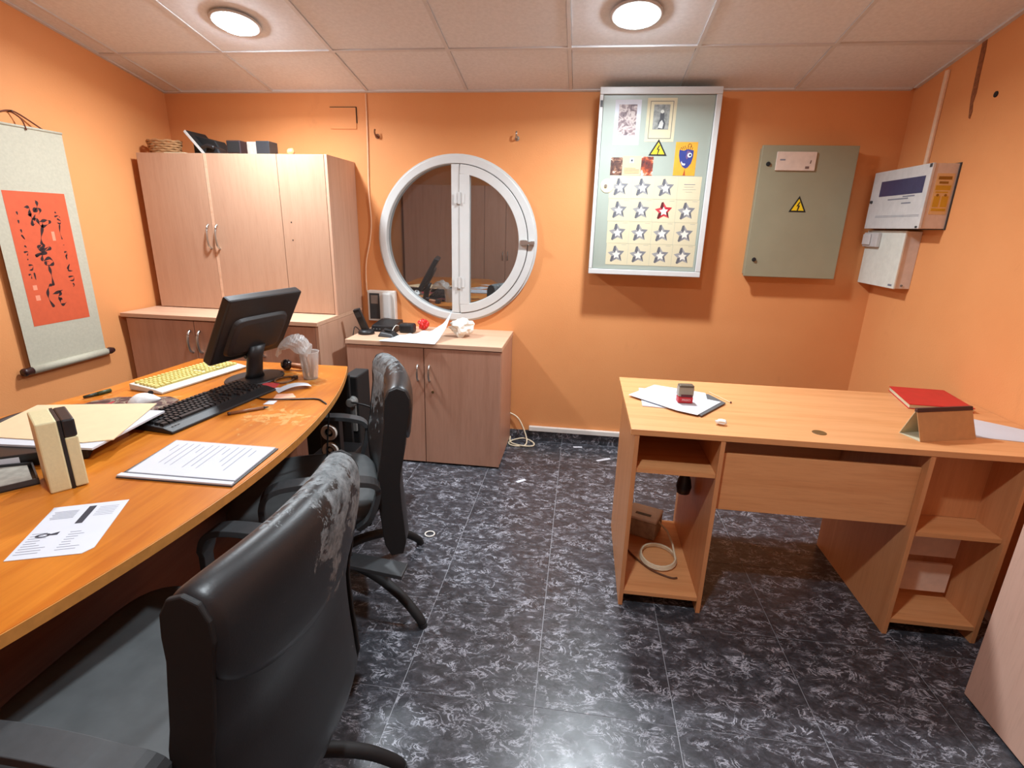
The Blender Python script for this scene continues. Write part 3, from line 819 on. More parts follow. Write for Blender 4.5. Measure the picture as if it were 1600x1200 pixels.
slip('price_tag', [(-1.165, 1.735), (-1.13, 1.745), (-1.137, 1.785), (-1.168, 1.778)], M_paper, 'tiny white tag on the black cord', 'tag', th=.002)
tag(build('keyboard_cord', MB().tube(smooth_path([(-1.30, 1.87, .747), (-1.27, 1.83, .7435), (-1.21, 1.79, .7435), (-1.15, 1.785, .7465), (-1.08, 1.81, .7435), (-1.0, 1.83, .7435), (-.955, 1.80, .7435), (-.936, 1.785, .738), (-.93, 1.785, .70), (-.95, 1.80, .6), (-.99, 1.86, .45), (-1.0, 1.95, .33)], 6), .0032, 8), M_black, loc=(-1.3, 1.87, .74), smooth=True), 'thin black cord running across the desk and over its edge', 'cord')

# ------------------------------------------------------------------ papers etc on the left desk
def lerp(a, b, t): return tuple(x+(y-x)*t for x, y in zip(a, b))
def print_lines(quad, rows, z, seed, th=.0025, lo=.3, hi=.9):
    """quad = TL,TR,BR,BL of a sheet (x,y); rows = list of (v, u0, u1, h)"""
    m = MB()
    def pt(u, v):
        a = lerp(quad[0], quad[1], u); b = lerp(quad[3], quad[2], u); return lerp(a, b, v)
    for (v, u0, u1, h) in rows:
        p = [pt(u0, v), pt(u1, v), pt(u1, v+h), pt(u0, v+h)]
        m.add([(x, y, z) for x, y in p], [(0, 1, 2, 3)])
    return m
def folder_doc():
    q = [(-1.202, 1.118), (-.871, 1.124), (-.886, 1.369), (-1.227, 1.364)]
    r = thing('presentation_folder', 'clear-fronted folder of typed pages lying by the desk edge', 'folder', (-1.04, 1.24, .74))
    build('back_cover', MB().prism(q, .7402, .7435), M_dgrey, r)
    q2 = [(-1.190, 1.145), (-.879, 1.150), (-.893, 1.364), (-1.218, 1.359)]
    build('pages', MB().prism(q2, .7436, .7475), M_paper, r)
    build('spine_bar', MB().prism([(-1.200, 1.119), (-.872, 1.125), (-.8735, 1.1405), (-1.2, 1.1355)], .7436, .749), M_paper, r, bevel=.001)
    rn = random.Random(5); rows = []
    for i in range(13):
        v = .08+.065*i; rows.append((v, .08 if i % 4 else .14, rn.uniform(.55, .8) if i % 4 else .35, .010))
    # text runs along the short side: columns of lines towards the rear
    qq = [q2[3], q2[0], q2[1], q2[2]]
    build('print', print_lines(qq, rows, .7478, 1), plain('pale_print', (138, 142, 158), .8), r)
    build('sleeve', MB().prism([(-1.193, 1.142), (-.877, 1.147), (-.891, 1.367), (-1.221, 1.362)], .7479, .7482), plain('clear_sleeve', (240, 242, 246), .2, .01, 8, alpha=.12), r)
folder_doc()
def leaflet():
    q = [(-1.214, .958), (-1.075, 1.023), (-.975, .835), (-1.118, .763)]
    q = [(-1.214, .958), (-1.075, 1.023), (-.988, .815), (-1.118, .763)]
    r = thing('printed_letter', 'white printed letter with a dark bar lying near the desk corner', 'letter', (-1.1, .89, .74))
    build('sheet', MB().prism([(-1.214, .958), (-1.075, 1.023), (-.985, .835), (-.992, .812), (-1.118, .763)], .7402, .7412), M_paper, r)
    build('header_bar', print_lines(q, [(.06, .50, .60, .36)], .7415, 0), M_inkd, r)
    rows = []; rn = random.Random(4)
    for i in range(6): rows.append((.12+.03*i, .08+.02*(i % 2), .40, .012))
    for i in range(6): rows.append((.10+.035*i, .66, .92, .008))
    for i in range(9): rows.append((.55+.045*i, .05, .05+rn.uniform(.15, .35), .010))
    for i in range(8): rows.append((.58+.045*i, .55, .55+rn.uniform(.1, .3), .010))
    build('print', print_lines(q, rows, .7414, 2), plain('faint_print', (136, 140, 154), .8), r)
    c = Vector((-1.128, .853, .7416)); m = MB()
    d1 = Vector((.07, .035, 0)).normalized(); d2 = Vector((-.035, .07, 0)).normalized()
    pts = [c+d1*(.022*math.cos(q_)*.65)+d2*(.008*math.sin(q_)) for q_ in [2*math.pi*i/16 for i in range(16)]]
    inn = [c+(p-c)*.55 for p in pts]
    m.add(pts+inn, [(i, (i+1) % 16, 16+(i+1) % 16, 16+i) for i in range(16)])
    m.add([c+d1*.013+d2*.003, c+d1*.028+d2*.009, c+d1*.027-d2*.004, c+d1*.014-d2*.003], [(0, 1, 2, 3)])
    build('logo', m, M_inkd, r)
leaflet()
slip('loose_sheet', [(-1.16, .585), (-1.00, .648), (-.975, .60), (-1.10, .53)], M_paper, 'corner of a white sheet at the left edge of the photo', 'paper')
def device():
    # cream and black upright box (about 9 x 7 x 15 cm), slightly leaning
    a = math.atan2(.063, .045); c = (-1.282, 1.012, .74)
    r = thing('desk_device', 'cream plastic box with a black top corner standing on the desk', 'device', c, a)
    k = dict(local=True); H = .186; dp = .13
    # local x runs along the side facing the aisle, y into the box
    build('left_half', B(0, .043, 0, dp, 0, H), M_creamp, r, bevel=.004, **k)
    build('black_rib', B(.0435, .050, .001, dp, 0, H-.001), M_black, r, **k)
    build('right_half', B(.0505, .077, .0, dp-.002, .003, H*.74), M_creamp, r, bevel=.003, **k)
    build('black_corner', B(.0505, .077, -.0005, dp-.002, H*.745, H-.001), M_black, r, bevel=.004, **k)
device()
# binder stack with manila folders
r = thing('lever_arch_file', 'black lever arch file with a white spine label under manila folders', 'file', (-1.60, 1.25, .74))
build('cover', MB().prism([(-1.60, 1.06), (-1.375, 1.21), (-1.55, 1.47), (-1.78, 1.32)], .7402, .778), M_black, r, bevel=.003)
d = Vector((.225, .15, 0)).normalized()
e = Vector((-1.57, 1.08, 0)); nrm = Vector((d.y, -d.x, 0))
lab = [e-nrm*-.0006+d*.02, e-nrm*-.0006+d*.085]
m = MB().add([(lab[0].x, lab[0].y, .747), (lab[1].x, lab[1].y, .747), (lab[1].x, lab[1].y, .772), (lab[0].x, lab[0].y, .772)], [(0, 1, 2, 3)])
build('spine_label', m, M_paper, r, fix=False)
slip('white_sheet_stack', [(-1.70, 1.16), (-1.335, 1.19), (-1.37, 1.50), (-1.74, 1.46)], M_paper, 'white sheets poking out below the manila folder', 'paper stack', z=.7785, th=.006)
slip('manila_folder', [(-1.73, 1.20), (-1.39, 1.215), (-1.325, 1.25), (-1.44, 1.55), (-1.80, 1.45)], M_manila, 'open manila folder lying behind the cream box', 'folder', z=.785, th=.0025, lift=[0, .0, 0, .002, .004])
tag(build('black_strap', MB().tube(smooth_path([(-1.86, 1.30, .744), (-1.90, 1.42, .746), (-1.88, 1.52, .746), (-1.80, 1.575, .746), (-1.70, 1.60, .746)], 6), .012, 8, .35), plain('dark_strap', (48, 36, 34), .6), loc=(-1.8, 1.45, .74), smooth=True), 'dark strap curling out behind the manila folder', 'strap')
def tray():
    r = thing('document_tray', 'black document tray with grey papers at the left edge of the desk', 'tray', (-1.55, 1.0, .74))
    q = [(-1.56, .86), (-1.40, 1.06), (-1.56, 1.19) if False else (-1.52, 1.15), (-1.72, .98)]
    q = [(-1.50, .88), (-1.36, 1.055), (-1.47, 1.135), (-1.66, 1.04)]
    build('floor_plate', MB().prism(q, .7402, .744), M_black, r)
    for a, b in zip(q, q[1:]+q[:1]):
        dx, dy = b[0]-a[0], b[1]-a[1]; L = math.hypot(dx, dy); nx, ny = -dy/L*.004, dx/L*.004
        build('rim', MB().prism([a, b, (b[0]+nx, b[1]+ny), (a[0]+nx, a[1]+ny)], .7442, .757), M_dgrey, r)
    build('papers', MB().prism([lerp(p, (-1.5, 1.03), .12) for p in q], .7443, .752), plain('grey_newsprint', (150, 148, 138), .8, .25, 30), r)
tray()

# ------------------------------------------------------------------ things on the low cabinet
def cordless():
    c = (-1.285, 3.02, .7552)
    r = thing('cordless_phone', 'black cordless phone upright in its charging cradle', 'phone', c)
    build('cradle', MB().lathe([(.045, 0), (.05, .006), (.045, .02), (.03, .028), (.0001, .029)], c, 24), M_black, r, smooth=True)
    T = Matrix.Translation((c[0], c[1], c[2]+.015)) @ Matrix.Rotation(R(-17), 4, 'Y') @ Matrix.Rotation(R(12), 4, 'X')
    m = MB(); m.T = T; m.box(-.021, .021, -.013, .013, 0, .15); h = build('handset', m, M_black, r, bevel=.005)
    m = MB(); m.T = T; m.box(-.015, .015, -.0138, -.0132, .10, .132); build('display', m, M_dgrey, h)
    build('cord', MB().tube(smooth_path([(c[0]-.045, c[1]+.01, .77), (c[0]-.07, c[1], .795), (-1.36, 3.0, .76), (-1.3655, 2.98, .66), (-1.366, 2.97, .3), (-1.366, 2.97, .05)], 6), .003, 6), M_black, r, smooth=True)
cordless()
r = thing('router', 'flat black router box behind the phone cradles', 'router', (-1.20, 3.17, .7552))
build('case', MB().hull8([(-1.285, 3.09, .7552), (-1.13, 3.09, .7552), (-1.13, 3.27, .7552), (-1.285, 3.27, .7552)], [(-1.28, 3.095, .795), (-1.135, 3.095, .795), (-1.135, 3.265, .81), (-1.28, 3.265, .81)]), M_black, r, bevel=.004)
for k in range(3): build('status_light', B(-1.27+.02*k, -1.262+.02*k, 3.0885, 3.0905, .772, .776), M_grey, r)
r = thing('empty_cradle', 'empty black phone charging cradle beside the cordless phone', 'phone cradle', (-1.13, 2.99, .7552))
build('body', MB().hull8([(-1.19, 2.95, .7552), (-1.075, 2.935, .7552), (-1.065, 3.01, .7552), (-1.18, 3.04, .7552)], [(-1.175, 2.965, .782), (-1.10, 2.952, .775), (-1.09, 2.995, .785), (-1.165, 3.02, .80)]), M_black, r, bevel=.006)
build('slot', MB().hull8([(-1.155, 2.975, .79), (-1.115, 2.97, .787), (-1.11, 2.985, .79), (-1.15, 2.995, .795)], [(-1.155, 2.975, .7945), (-1.115, 2.97, .7915), (-1.11, 2.985, .7945), (-1.15, 2.995, .7995)]), M_blackm, r)
r = thing('power_adapter', 'small rounded black power adapter beside the router', 'adapter', (-1.045, 3.12, .7552))
build('case', B(-1.105, -1.01, 3.09, 3.16, .7552, .812), M_black, r, bevel=.012)
build('lead', MB().tube(smooth_path([(-1.105, 3.12, .79), (-1.125, 3.10, .80), (-1.135, 3.06, .77), (-1.12, 3.05, .7575)], 5), .0025, 6), M_plast, r, smooth=True)
# crumpled sheet: pale blue white bag/paper
def crumpled_sheet():
    nu, nv = 22, 12; vs = []
    A, Bc, Cc, Dc = Vector((-1.135, 2.835, .757)), Vector((-.80, 2.825, .757)), Vector((-.76, 3.10, .86)), Vector((-1.02, 3.06, .762))
    rn = random.Random(2)
    for j in range(nv+1):
        for i in range(nu+1):
            u, v = i/nu, j/nv
            p = (A*(1-u)+Bc*u)*(1-v)+(Dc*(1-u)+Cc*u)*v
            p.z = .757+(p.z-.757)*(u*v)**1.2
            if u > .75: p.z += .05*(u-.75)*4*v
            p.z += .012*(noise.noise(Vector((u*5, v*4, 1)))+.4) * (.3+v) * (1 if v > .02 else 0)
            p.z = max(p.z, .7562); vs.append(p)
    m = MB().add(vs, [(j*(nu+1)+i, j*(nu+1)+i+1, (j+1)*(nu+1)+i+1, (j+1)*(nu+1)+i) for j in range(nv) for i in range(nu)])
    o = build('carrier_bag', m, plain('pale_blue_plastic', (214, 228, 236), .35, .03, 12), loc=(-.95, 2.95, .756), smooth=False)
    o.modifiers.new('sol', 'SOLIDIFY').thickness = .001
    tag(o, 'pale blue-white plastic carrier bag hanging over the cabinet front', 'plastic bag')
crumpled_sheet()
blob('crumpled_tissue', plain('tissue', (232, 230, 222), .8), (-.70, 3.09, .7552), (.07, .062, .05), .5, 3.1, 'crumpled white tissue beside the carrier bag on the cabinet', 'tissue')
blob('red_wrapper', plain('red_foil', (214, 40, 36), .35), (-.985, 3.23, .7552), (.035, .03, .032), .35, 8.2, 'crumpled red wrapper behind the carrier bag', 'wrapper')
# intercom on the wall
r = thing('door_intercom', 'white wall intercom with a dark screen and handset', 'intercom', (-1.285, D, .79))
build('body', B(-1.383, -1.195, D-.045, D-.0005, .785, .985), M_plast, r, bevel=.006)
build('screen_bay', B(-1.368, -1.30, D-.0475, D-.0455, .80, .968), M_dgrey, r)
build('screen', B(-1.358, -1.31, D-.049, D-.0477, .90, .955), plain('screen_grey', (132, 120, 112), .2), r)
build('handset', B(-1.275, -1.215, D-.075, D-.0455, .80, .978), M_white, r, bevel=.014)
# white cable coming down from the ceiling
tag(build('wall_cable', MB().tube(smooth_path([(-1.34, D-.006, 2.145), (-1.342, D-.006, 1.9), (-1.351, D-.006, 1.593), (-1.345, D-.006, 1.42), (-1.36, D-.006, 1.3), (-1.395, D-.006, 1.15), (-1.4, D-.006, .99), (-1.392, D-.006, .97)], 6), .005, 8), plain('salmon_white_cable', (236, 190, 150), .5), loc=(-1.34, D, 2.14), smooth=True), 'thin pale cable hanging down the wall beside the tall cupboard', 'cable')
# cover plate, hooks
tag(build('cover_plate', B(-1.575, -1.408, D-.006, D-.0005, 1.952, 2.071), M_wall, loc=(-1.49, D, 2.01), bevel=.001), 'square cover plate painted orange high on the back wall', 'cover plate')
build('plate_crack', B(-1.572, -1.404, D-.0066, D-.0005, 2.0715, 2.0745), M_gap, bpy.data.objects['cover_plate'])
build('plate_crack', B(-1.4075, -1.404, D-.0066, D-.0005, 1.985, 2.0712), M_gap, bpy.data.objects['cover_plate'])
for x, z, lb, mt in ((-1.28, 1.913, 'rusty brown hook in the wall above the cable', plain('rust', (122, 70, 34), .7, .3, 90)), (-.423, 1.906, 'small metal hook in the wall above the round window', M_steel)):
    r = thing('wall_hook', lb, 'hook', (x, D, z), 0, 'hooks above the round window')
    build('plate', MB().cyl((x, D-.004, z), (x, D-.0005, z), .014, 14), mt, r)
    build('hook', MB().tube(smooth_path([(x, D-.004, z), (x, D-.035, z+.002), (x, D-.047, z+.018), (x, D-.04, z+.032)], 5), .005, 8), mt, r, smooth=True)
# loops of white cable on the floor beside the cabinet
tag(build('floor_cable', MB().tube(smooth_path([(-.44, 3.325, .20), (-.36, 3.31, .16), (-.30, 3.27, .05), (-.30, 3.22, .008), (-.36, 3.20, .006), (-.41, 3.22, .008), (-.40, 3.27, .012), (-.32, 3.285, .03), (-.25, 3.26, .014), (-.25, 3.215, .008), (-.32, 3.20, .011), (-.40, 3.24, .012), (-.412, 3.30, .03)], 8), .0048, 8), plain('ivory_cable', (228, 216, 186), .5), loc=(-.35, 3.25, 0), smooth=True), 'looped ivory cable on the floor between cabinet and wall', 'cable')

# ------------------------------------------------------------------ on top of the tall cupboard
zc = 1.7655
def basket():
    c = (-2.50, 3.08, zc)
    r = thing('wicker_basket', 'small brown wicker basket on top of the cupboard', 'basket', c)
    mt = plain('wicker', (168, 124, 82), .8, .25, 70)
    m = MB()
    for k in range(6):
        z = .006+.013*k; s = 1+.035*k
        m.tube([(c[0]+.085*s*math.cos(q), c[1]+.055*s*math.sin(q), c[2]+z+.003*math.sin(9*q+k*math.pi)) for q in [2*math.pi*i/40 for i in range(40)]], .0068, 6, closed=True)
    build('weave', m, mt, r, smooth=True)
    build('bottom', MB().lathe([(.0001, .001), (.8, .001), (.8, .006)], n=30, M=Matrix.Diagonal((.1, .068, 1, 1)), c=c), mt, r)
basket()
r = thing('tablet', 'black tablet with a white edge leaning on top of the cupboard', 'tablet', (-2.25, 3.08, zc))
T = Matrix.Translation((-2.235, 3.055, zc)) @ Matrix.Rotation(R(-41), 4, 'Y')
m = MB(); m.T = T; m.box(0, .013, 0, .17, .004, .165) ; build('slab', m, M_blackm, r, bevel=.002)
m = MB(); m.T = T; m.box(-.002, .012, -.004, -.0002, .002, .165); build('white_edge', m, M_white, r)
build('stand', MB().prism([(-2.33, zc+.001), (-2.14, zc+.001), (-2.19, zc+.085), (-2.33, zc+.115)], 3.10, 3.2, 'y'), M_blackm, r, bevel=.006)
r = thing('desk_telephone', 'black corded telephone lying on top of the cupboard', 'phone', (-2.13, 3.05, zc))
build('body', MB().hull8([(-2.19, 3.0, zc), (-2.095, 3.0, zc), (-2.095, 3.09, zc), (-2.19, 3.09, zc)], [(-2.18, 3.01, zc+.045), (-2.11, 3.01, zc+.03), (-2.11, 3.08, zc+.03), (-2.18, 3.08, zc+.05)]), M_black, r, bevel=.008)
build('handset', MB().tube(smooth_path([(-2.195, 2.995, zc+.03), (-2.16, 2.99, zc+.04), (-2.12, 2.99, zc+.03)], 4), .011, 8), M_black, r, smooth=True)
r = thing('speaker_box', 'dark brown cube speaker on top of the cupboard', 'speaker', (-2.01, 3.05, zc))
build('cabinet', B(-2.05, -1.965, 3.0, 3.09, zc, zc+.072), plain('dark_brown_box', (46, 34, 36), .5), r, bevel=.004)
build('grille', B(-2.043, -1.972, 2.997, 2.9995, zc+.008, zc+.064), M_blackm, r)
r = thing('packed_box', 'small silver and black carton on top of the cupboard', 'carton', (-1.86, 3.05, zc))
build('silver_side', B(-1.925, -1.87, 3.0, 3.09, zc, zc+.065), plain('silver_card', (150, 144, 136), .4, .15, 60), r, bevel=.003)
build('black_side', B(-1.8695, -1.79, 3.0, 3.09, zc, zc+.07), plain('black_card', (44, 46, 50), .4), r, bevel=.003)
slip('folded_paper', [(-2.44, 2.99), (-2.31, 2.99), (-2.31, 3.03), (-2.44, 3.03)], M_cream, 'folded cream paper lying in front of the basket', 'paper', z=zc+.0003, th=.004)
blob('paper_crumb', M_kraft, (-1.69, 3.05, zc), (.022, .02, .02), .3, 5.5, 'little beige paper scrap at the right on top of the cupboard', 'paper scrap', sub=2)

# ------------------------------------------------------------------ wall scroll
BIG = [[(2279, 1438), (2297, 1440), (2304, 1432), (2301, 1409), (2306, 1387), (2302, 1359), (2317, 1365)], [(2340, 1473), (2346, 1461), (2343, 1441), (2334, 1424), (2321, 1418), (2330, 1433), (2346, 1436), (2355, 1425), (2344, 1408)], [(2289, 1406), (2300, 1404), (2311, 1411)], [(2328, 1410), (2314, 1384), (2329, 1390), (2331, 1376), (2339, 1356), (2356, 1353), (2384, 1365), (2390, 1377), (2375, 1381), (2350, 1376), (2330, 1370)], [(2354, 1371), (2343, 1336), (2329, 1296), (2325, 1267)], [(2325, 1267), (2306, 1256), (2307, 1247), (2326, 1252), (2340, 1261), (2326, 1266)], [(2301, 1247), (2320, 1238), (2357, 1254), (2360, 1245), (2327, 1232), (2283, 1213), (2306, 1218), (2342, 1228)], [(2318, 1220), (2310, 1197), (2314, 1188), (2345, 1201), (2363, 1182), (2353, 1168), (2327, 1167), (2325, 1182), (2341, 1184)], [(2335, 1172), (2337, 1142), (2339, 1112), (2337, 1066)], [(2337, 1066), (2323, 1070), (2310, 1060), (2299, 1031), (2300, 1000), (2316, 961)], [(2322, 1025), (2349, 1031), (2381, 1040)], [(2361, 1039), (2364, 1023), (2350, 1009), (2354, 997), (2355, 974), (2367, 967), (2386, 977)], [(2350, 994), (2367, 998)]]
SMALL = [[(2426, 1421), (2434, 1415)], [(2420, 1398), (2441, 1404), (2448, 1395)], [(2431, 1389), (2448, 1377), (2441, 1365), (2427, 1371)], [(2438, 1360), (2432, 1324), (2436, 1288)], [(2437, 1262), (2437, 1259)], [(2431, 1224), (2445, 1227), (2441, 1209), (2435, 1212)], [(2437, 1209), (2438, 1187)], [(2428, 1141), (2447, 1165), (2433, 1135), (2456, 1130)], [(2425, 1101), (2453, 1102), (2449, 1083), (2428, 1082)], [(2442, 1068), (2449, 1055), (2440, 1052)], [(2241, 1419), (2243, 1403)], [(2240, 1381), (2239, 1364)], [(2241, 1339), (2243, 1323)], [(2238, 1314), (2250, 1292), (2244, 1303)], [(2240, 1264), (2249, 1255)], [(2230, 1233), (2250, 1235), (2243, 1218)], [(2239, 1201), (2244, 1198)], [(2238, 1173), (2258, 1171), (2251, 1152), (2236, 1150)], [(2227, 1127), (2240, 1129), (2238, 1109)], [(2256, 1137), (2257, 1101)]]
def scroll():
    xs_ = XL+.028
    r = thing('hanging_scroll', 'hanging silk scroll with black calligraphy on a vermilion panel', 'scroll', (XL, 2.35, .66))
    ya, yb = 2.135, 2.553
    build('silk', B(xs_-.0015, xs_, ya, yb, .69, 1.795), M_silk, r)
    build('vermilion_panel', B(xs_+.0001, xs_+.0008, 2.196, 2.498, .882, 1.51), M_vermil, r)
    build('top_rod', MB().cyl((xs_, ya, 1.798), (xs_, yb, 1.798), .006, 12), M_silk, r, smooth=True)
    build('bottom_rod', MB().cyl((xs_+.002, ya, .676), (xs_+.002, yb, .676), .019, 18), M_silk, r, smooth=True)
    for y0, y1 in ((ya-.045, ya-.0005), (yb+.0005, yb+.045)):
        build('knob', MB().tube([(xs_+.002, y0, .676), (xs_+.002, (y0*.8+y1*.2), .676), (xs_+.002, (y0+y1)/2, .676), (xs_+.002, y1, .676)], [.017, .021, .017, .019] if y0 < ya else [.019, .017, .02, .014], 14), plain('dark_rosewood', (52, 30, 30), .3), r, smooth=True)
    build('cord', MB().tube(smooth_path([(xs_, 2.20, 1.80), (XL+.012, 2.28, 1.845), (XL+.010, 2.335, 1.862), (XL+.012, 2.38, 1.85), (xs_, 2.46, 1.80)], 6), .0035, 6).tube(smooth_path([(XL+.012, 2.335, 1.86), (xs_+.004, 2.36, 1.83), (xs_+.006, 2.372, 1.785)], 4), .003, 6), plain('brown_string', (104, 48, 26), .7), r, smooth=True)
    build('nail', MB().cyl((XL, 2.335, 1.858), (XL+.022, 2.335, 1.862), .003, 8), M_dgrey, r)
    ink = plain('black_ink', (40, 22, 26), .6)
    def stroke(pts, w0, nm, par):
        p = smooth_path([(0, a/1000, b/1000) for a, b in pts], 6); k = len(p); L = []; Rr = []
        for i, q in enumerate(p):
            tn = (p[min(i+1, k-1)]-p[max(i-1, 0)]); tn = tn.normalized() if tn.length > 1e-9 else Vector((0, 1, 0))
            nn = Vector((0, -tn.z, tn.y)); ww = w0*(.55+.45*math.sin(i*.55+w0*3000))*(1 if 0 < i < k-1 else .5)
            L.append(q+nn*ww); Rr.append(q-nn*ww)
        m = MB(); vs = [(xs_+.0011, v.y, v.z) for v in L+Rr]
        m.add(vs, [(i, i+1, k+i+1, k+i) for i in range(k-1)])
        return build(nm, m, ink, par, fix=False)
    panel = [o for o in r.children if o.name.startswith('vermilion')][0]
    for s in BIG: stroke(s, .0078, 'brush_stroke', panel)
    for s in SMALL: stroke(s, .0044, 'small_stroke', panel)
    pk = plain('pale_seal', (240, 150, 120), .7)
    for y0, y1, z0, z1 in ((2.386, 2.402, 1.283, 1.327), (2.234, 2.254, 1.054, 1.077), (2.236, 2.258, 1.003, 1.028)):
        build('seal', B(xs_+.0009, xs_+.0012, y0, y1, z0, z1), pk, panel)
scroll()

# ------------------------------------------------------------------ pale cabinet with posters
YP = 3.20
def warn_sign(parent_thing, x, z, w, h, y, label):
    r = thing('warning_sign', label, 'sign', (x, y, z)); 
    build('border', MB().prism([(x-w/2, z), (x+w/2, z), (x, z+h)], y-.0008, y-.0001, 'y'), M_blackm, r)
    k = .72; zc_ = z+h/3
    t = lambda a, b: (x+(a-x)*k, zc_+(b-zc_)*k)
    build('yellow_field', MB().prism([t(x-w/2, z), t(x+w/2, z), t(x, z+h)], y-.0014, y-.0009, 'y'), M_yellow, r)
    s = h*.42; b = [(.10, 1.0), (-.28, .05), (.02, .12), (-.12, -.75), (-.02, -.95), (.10, -.62), (.30, .30), (.02, .22), (.28, 1.0)]
    build('bolt', MB().prism([(x+a*s*.9, zc_+c*s*.72) for a, c in b], y-.002, y-.0015, 'y'), M_blackm, r)
def poster_cabinet():
    x0, x1, z0, z1 = .046, .678, 1.158, 2.138
    r = thing('electric_cabinet', 'pale grey wall cabinet covered with star cards and prints', 'cabinet', (.36, D, z0))
    build('box', B(x0, x1, YP+.018, D-.0005, z0, z1), M_panel1, r, bevel=.003)
    fr = .026
    for a in ((x0-.004, x1+.004, z0-.004, z0+fr), (x0-.004, x1+.004, z1-fr-.006, z1+.004), (x0-.004, x0+fr*.62, z0+fr+.0005, z1-fr-.0065), (x1-fr, x1+.004, z0+fr+.0005, z1-fr-.0065)):
        build('frame', B(a[0], a[1], YP-.012, YP+.0175, a[2], a[3]), M_white, r, bevel=.003)
    build('door', B(x0+fr*.62+.002, x1-fr-.002, YP, YP+.017, z0+fr+.002, z1-fr-.008), M_panel1, r, bevel=.001)
    build('hinge', B(x0+.002, x0+.014, YP-.018, YP-.0125, 2.045, 2.075), M_dgrey, r)
    l = build('lock_plate', MB().lathe([(.0001, .003), (.036, .003), (.038, 0)], n=28, M=Matrix.Rotation(R(90), 4, 'X'), c=(.115, YP-.0005, 1.643)), plain('ivory_plate', (226, 218, 180), .4), r)
    build('keyhole', MB().lathe([(.0001, .006), (.008, .006), (.010, .001)], n=14, M=Matrix.Rotation(R(90), 4, 'X'), c=(.107, YP-.004, 1.643)), M_steel, l)
poster_cabinet()
def flat(x0, x1, z0, z1, y, tilt=0): 
    m = MB(); cx, c = (x0+x1)/2, (z0+z1)/2
    ct, st = math.cos(tilt), math.sin(tilt)
    return m.prism([(cx+(a-cx)*ct-(b-c)*st, c+(a-cx)*st+(b-c)*ct) for a, b in ((x0, z0), (x1, z0), (x1, z1), (x0, z1))], y-.0006, y, 'y')
def mottled(name, stops, scale, dist):
    mm, nt, b = nmat(name); nt.links.new(ramp(nt, [(p, lin(c)) for p, c in stops], tex(nt, coords(nt), scale, 4, .6, dist)), b.inputs['Base Color']); b.inputs['Roughness'].default_value = .5; return mm
yp = YP-.0004
r = thing('framed_print', 'white-bordered print with a mauve picture, first on the pale cabinet', 'print', (.2, YP, 1.86))
build('mount', flat(.128, .268, 1.856, 2.082, yp), M_paper, r)
build('picture', flat(.150, .246, 1.905, 2.058, yp-.0008), mottled('mauve_engraving', [(.34, (78, 62, 66)), (.46, (132, 110, 112)), (.55, (196, 182, 176)), (.66, (96, 74, 78))], 26, .9), r)
build('caption', flat(.175, .222, 1.87, 1.884, yp-.0008), plain('faint_caption', (200, 204, 208), .7), r)
r = thing('bordered_print', 'cream print with a ruled border and a grey standing figure', 'print', (.38, YP, 1.88))
build('mount', flat(.299, .454, 1.874, 2.09, yp), M_cream, r)
for a in ((.315, .438, 2.072, 2.0755), (.315, .438, 1.889, 1.8925), (.315, .3185, 1.8925, 2.072), (.4345, .438, 1.8925, 2.072)): build('rule', flat(*a, yp-.0008), plain('rule_grey', (120, 120, 112), .7), r)
build('picture', flat(.335, .42, 1.935, 2.058, yp-.0008), mottled('grey_engraving', [(.35, (104, 108, 106)), (.6, (150, 152, 146))], 40, .5), r)
fig = [(.366, 1.938), (.398, 1.938), (.402, 1.965), (.392, 1.985), (.393, 2.01), (.385, 2.028), (.377, 2.028), (.370, 2.01), (.371, 1.985), (.362, 1.965)]
build('figure', MB().prism(fig, yp-.0022, yp-.0016, 'y'), plain('figure_grey', (72, 74, 78), .7), r)
build('robe', MB().prism([(.364, 1.944), (.388, 1.940), (.392, 1.966), (.382, 1.982), (.372, 1.972)], yp-.0028, yp-.0023, 'y'), plain('robe_pale', (192, 194, 190), .7), r)
build('halo', MB().lathe([(.0001, .001), (.009, .001), (.009, 0)], n=16, M=Matrix.Rotation(R(90), 4, 'X'), c=(.381, yp-.0028, 2.023)), plain('halo_pale', (206, 208, 200), .7), r)
warn_sign(None, .377, 1.803, .10, .085, yp, 'yellow high-voltage triangle below the bordered print')
r = thing('mask_print', 'orange print of a blue mask face winking', 'print', (.528, YP, 1.70))
build('ground', flat(.470, .587, 1.703, 1.874, yp), plain('ochre_ground', (222, 158, 44), .6, .1, 18), r)
sh = [(.492, 1.835), (.515, 1.830), (.535, 1.838), (.568, 1.832), (.568, 1.80), (.560, 1.765), (.545, 1.745), (.532, 1.740), (.515, 1.75), (.500, 1.775), (.492, 1.805)]
build('mask', MB().prism(sh, yp-.0014, yp-.0008, 'y'), plain('mask_blue', (44, 58, 128), .5), r)
build('cheek', MB().prism([(.535, 1.832), (.553, 1.828), (.548, 1.80), (.535, 1.785), (.529, 1.80)], yp-.002, yp-.0015, 'y'), plain('mask_mauve', (112, 84, 124), .5), r)
e = build('eye', MB().lathe([(.0001, .0006), (.012, .0006), (.012, 0)], n=18, M=Matrix.Rotation(R(90), 4, 'X'), c=(.549, yp-.0022, 1.808)), M_paper, r)
build('pupil', MB().lathe([(.0001, .0006), (.006, .0006), (.006, 0)], n=14, M=Matrix.Rotation(R(90), 4, 'X'), c=(.551, yp-.003, 1.808)), M_inkd, e)
build('smile', MB().prism([(.508, 1.778), (.516, 1.766), (.531, 1.764), (.528, 1.755), (.515, 1.756), (.507, 1.768)], yp-.0022, yp-.0016, 'y'), M_paper, r)
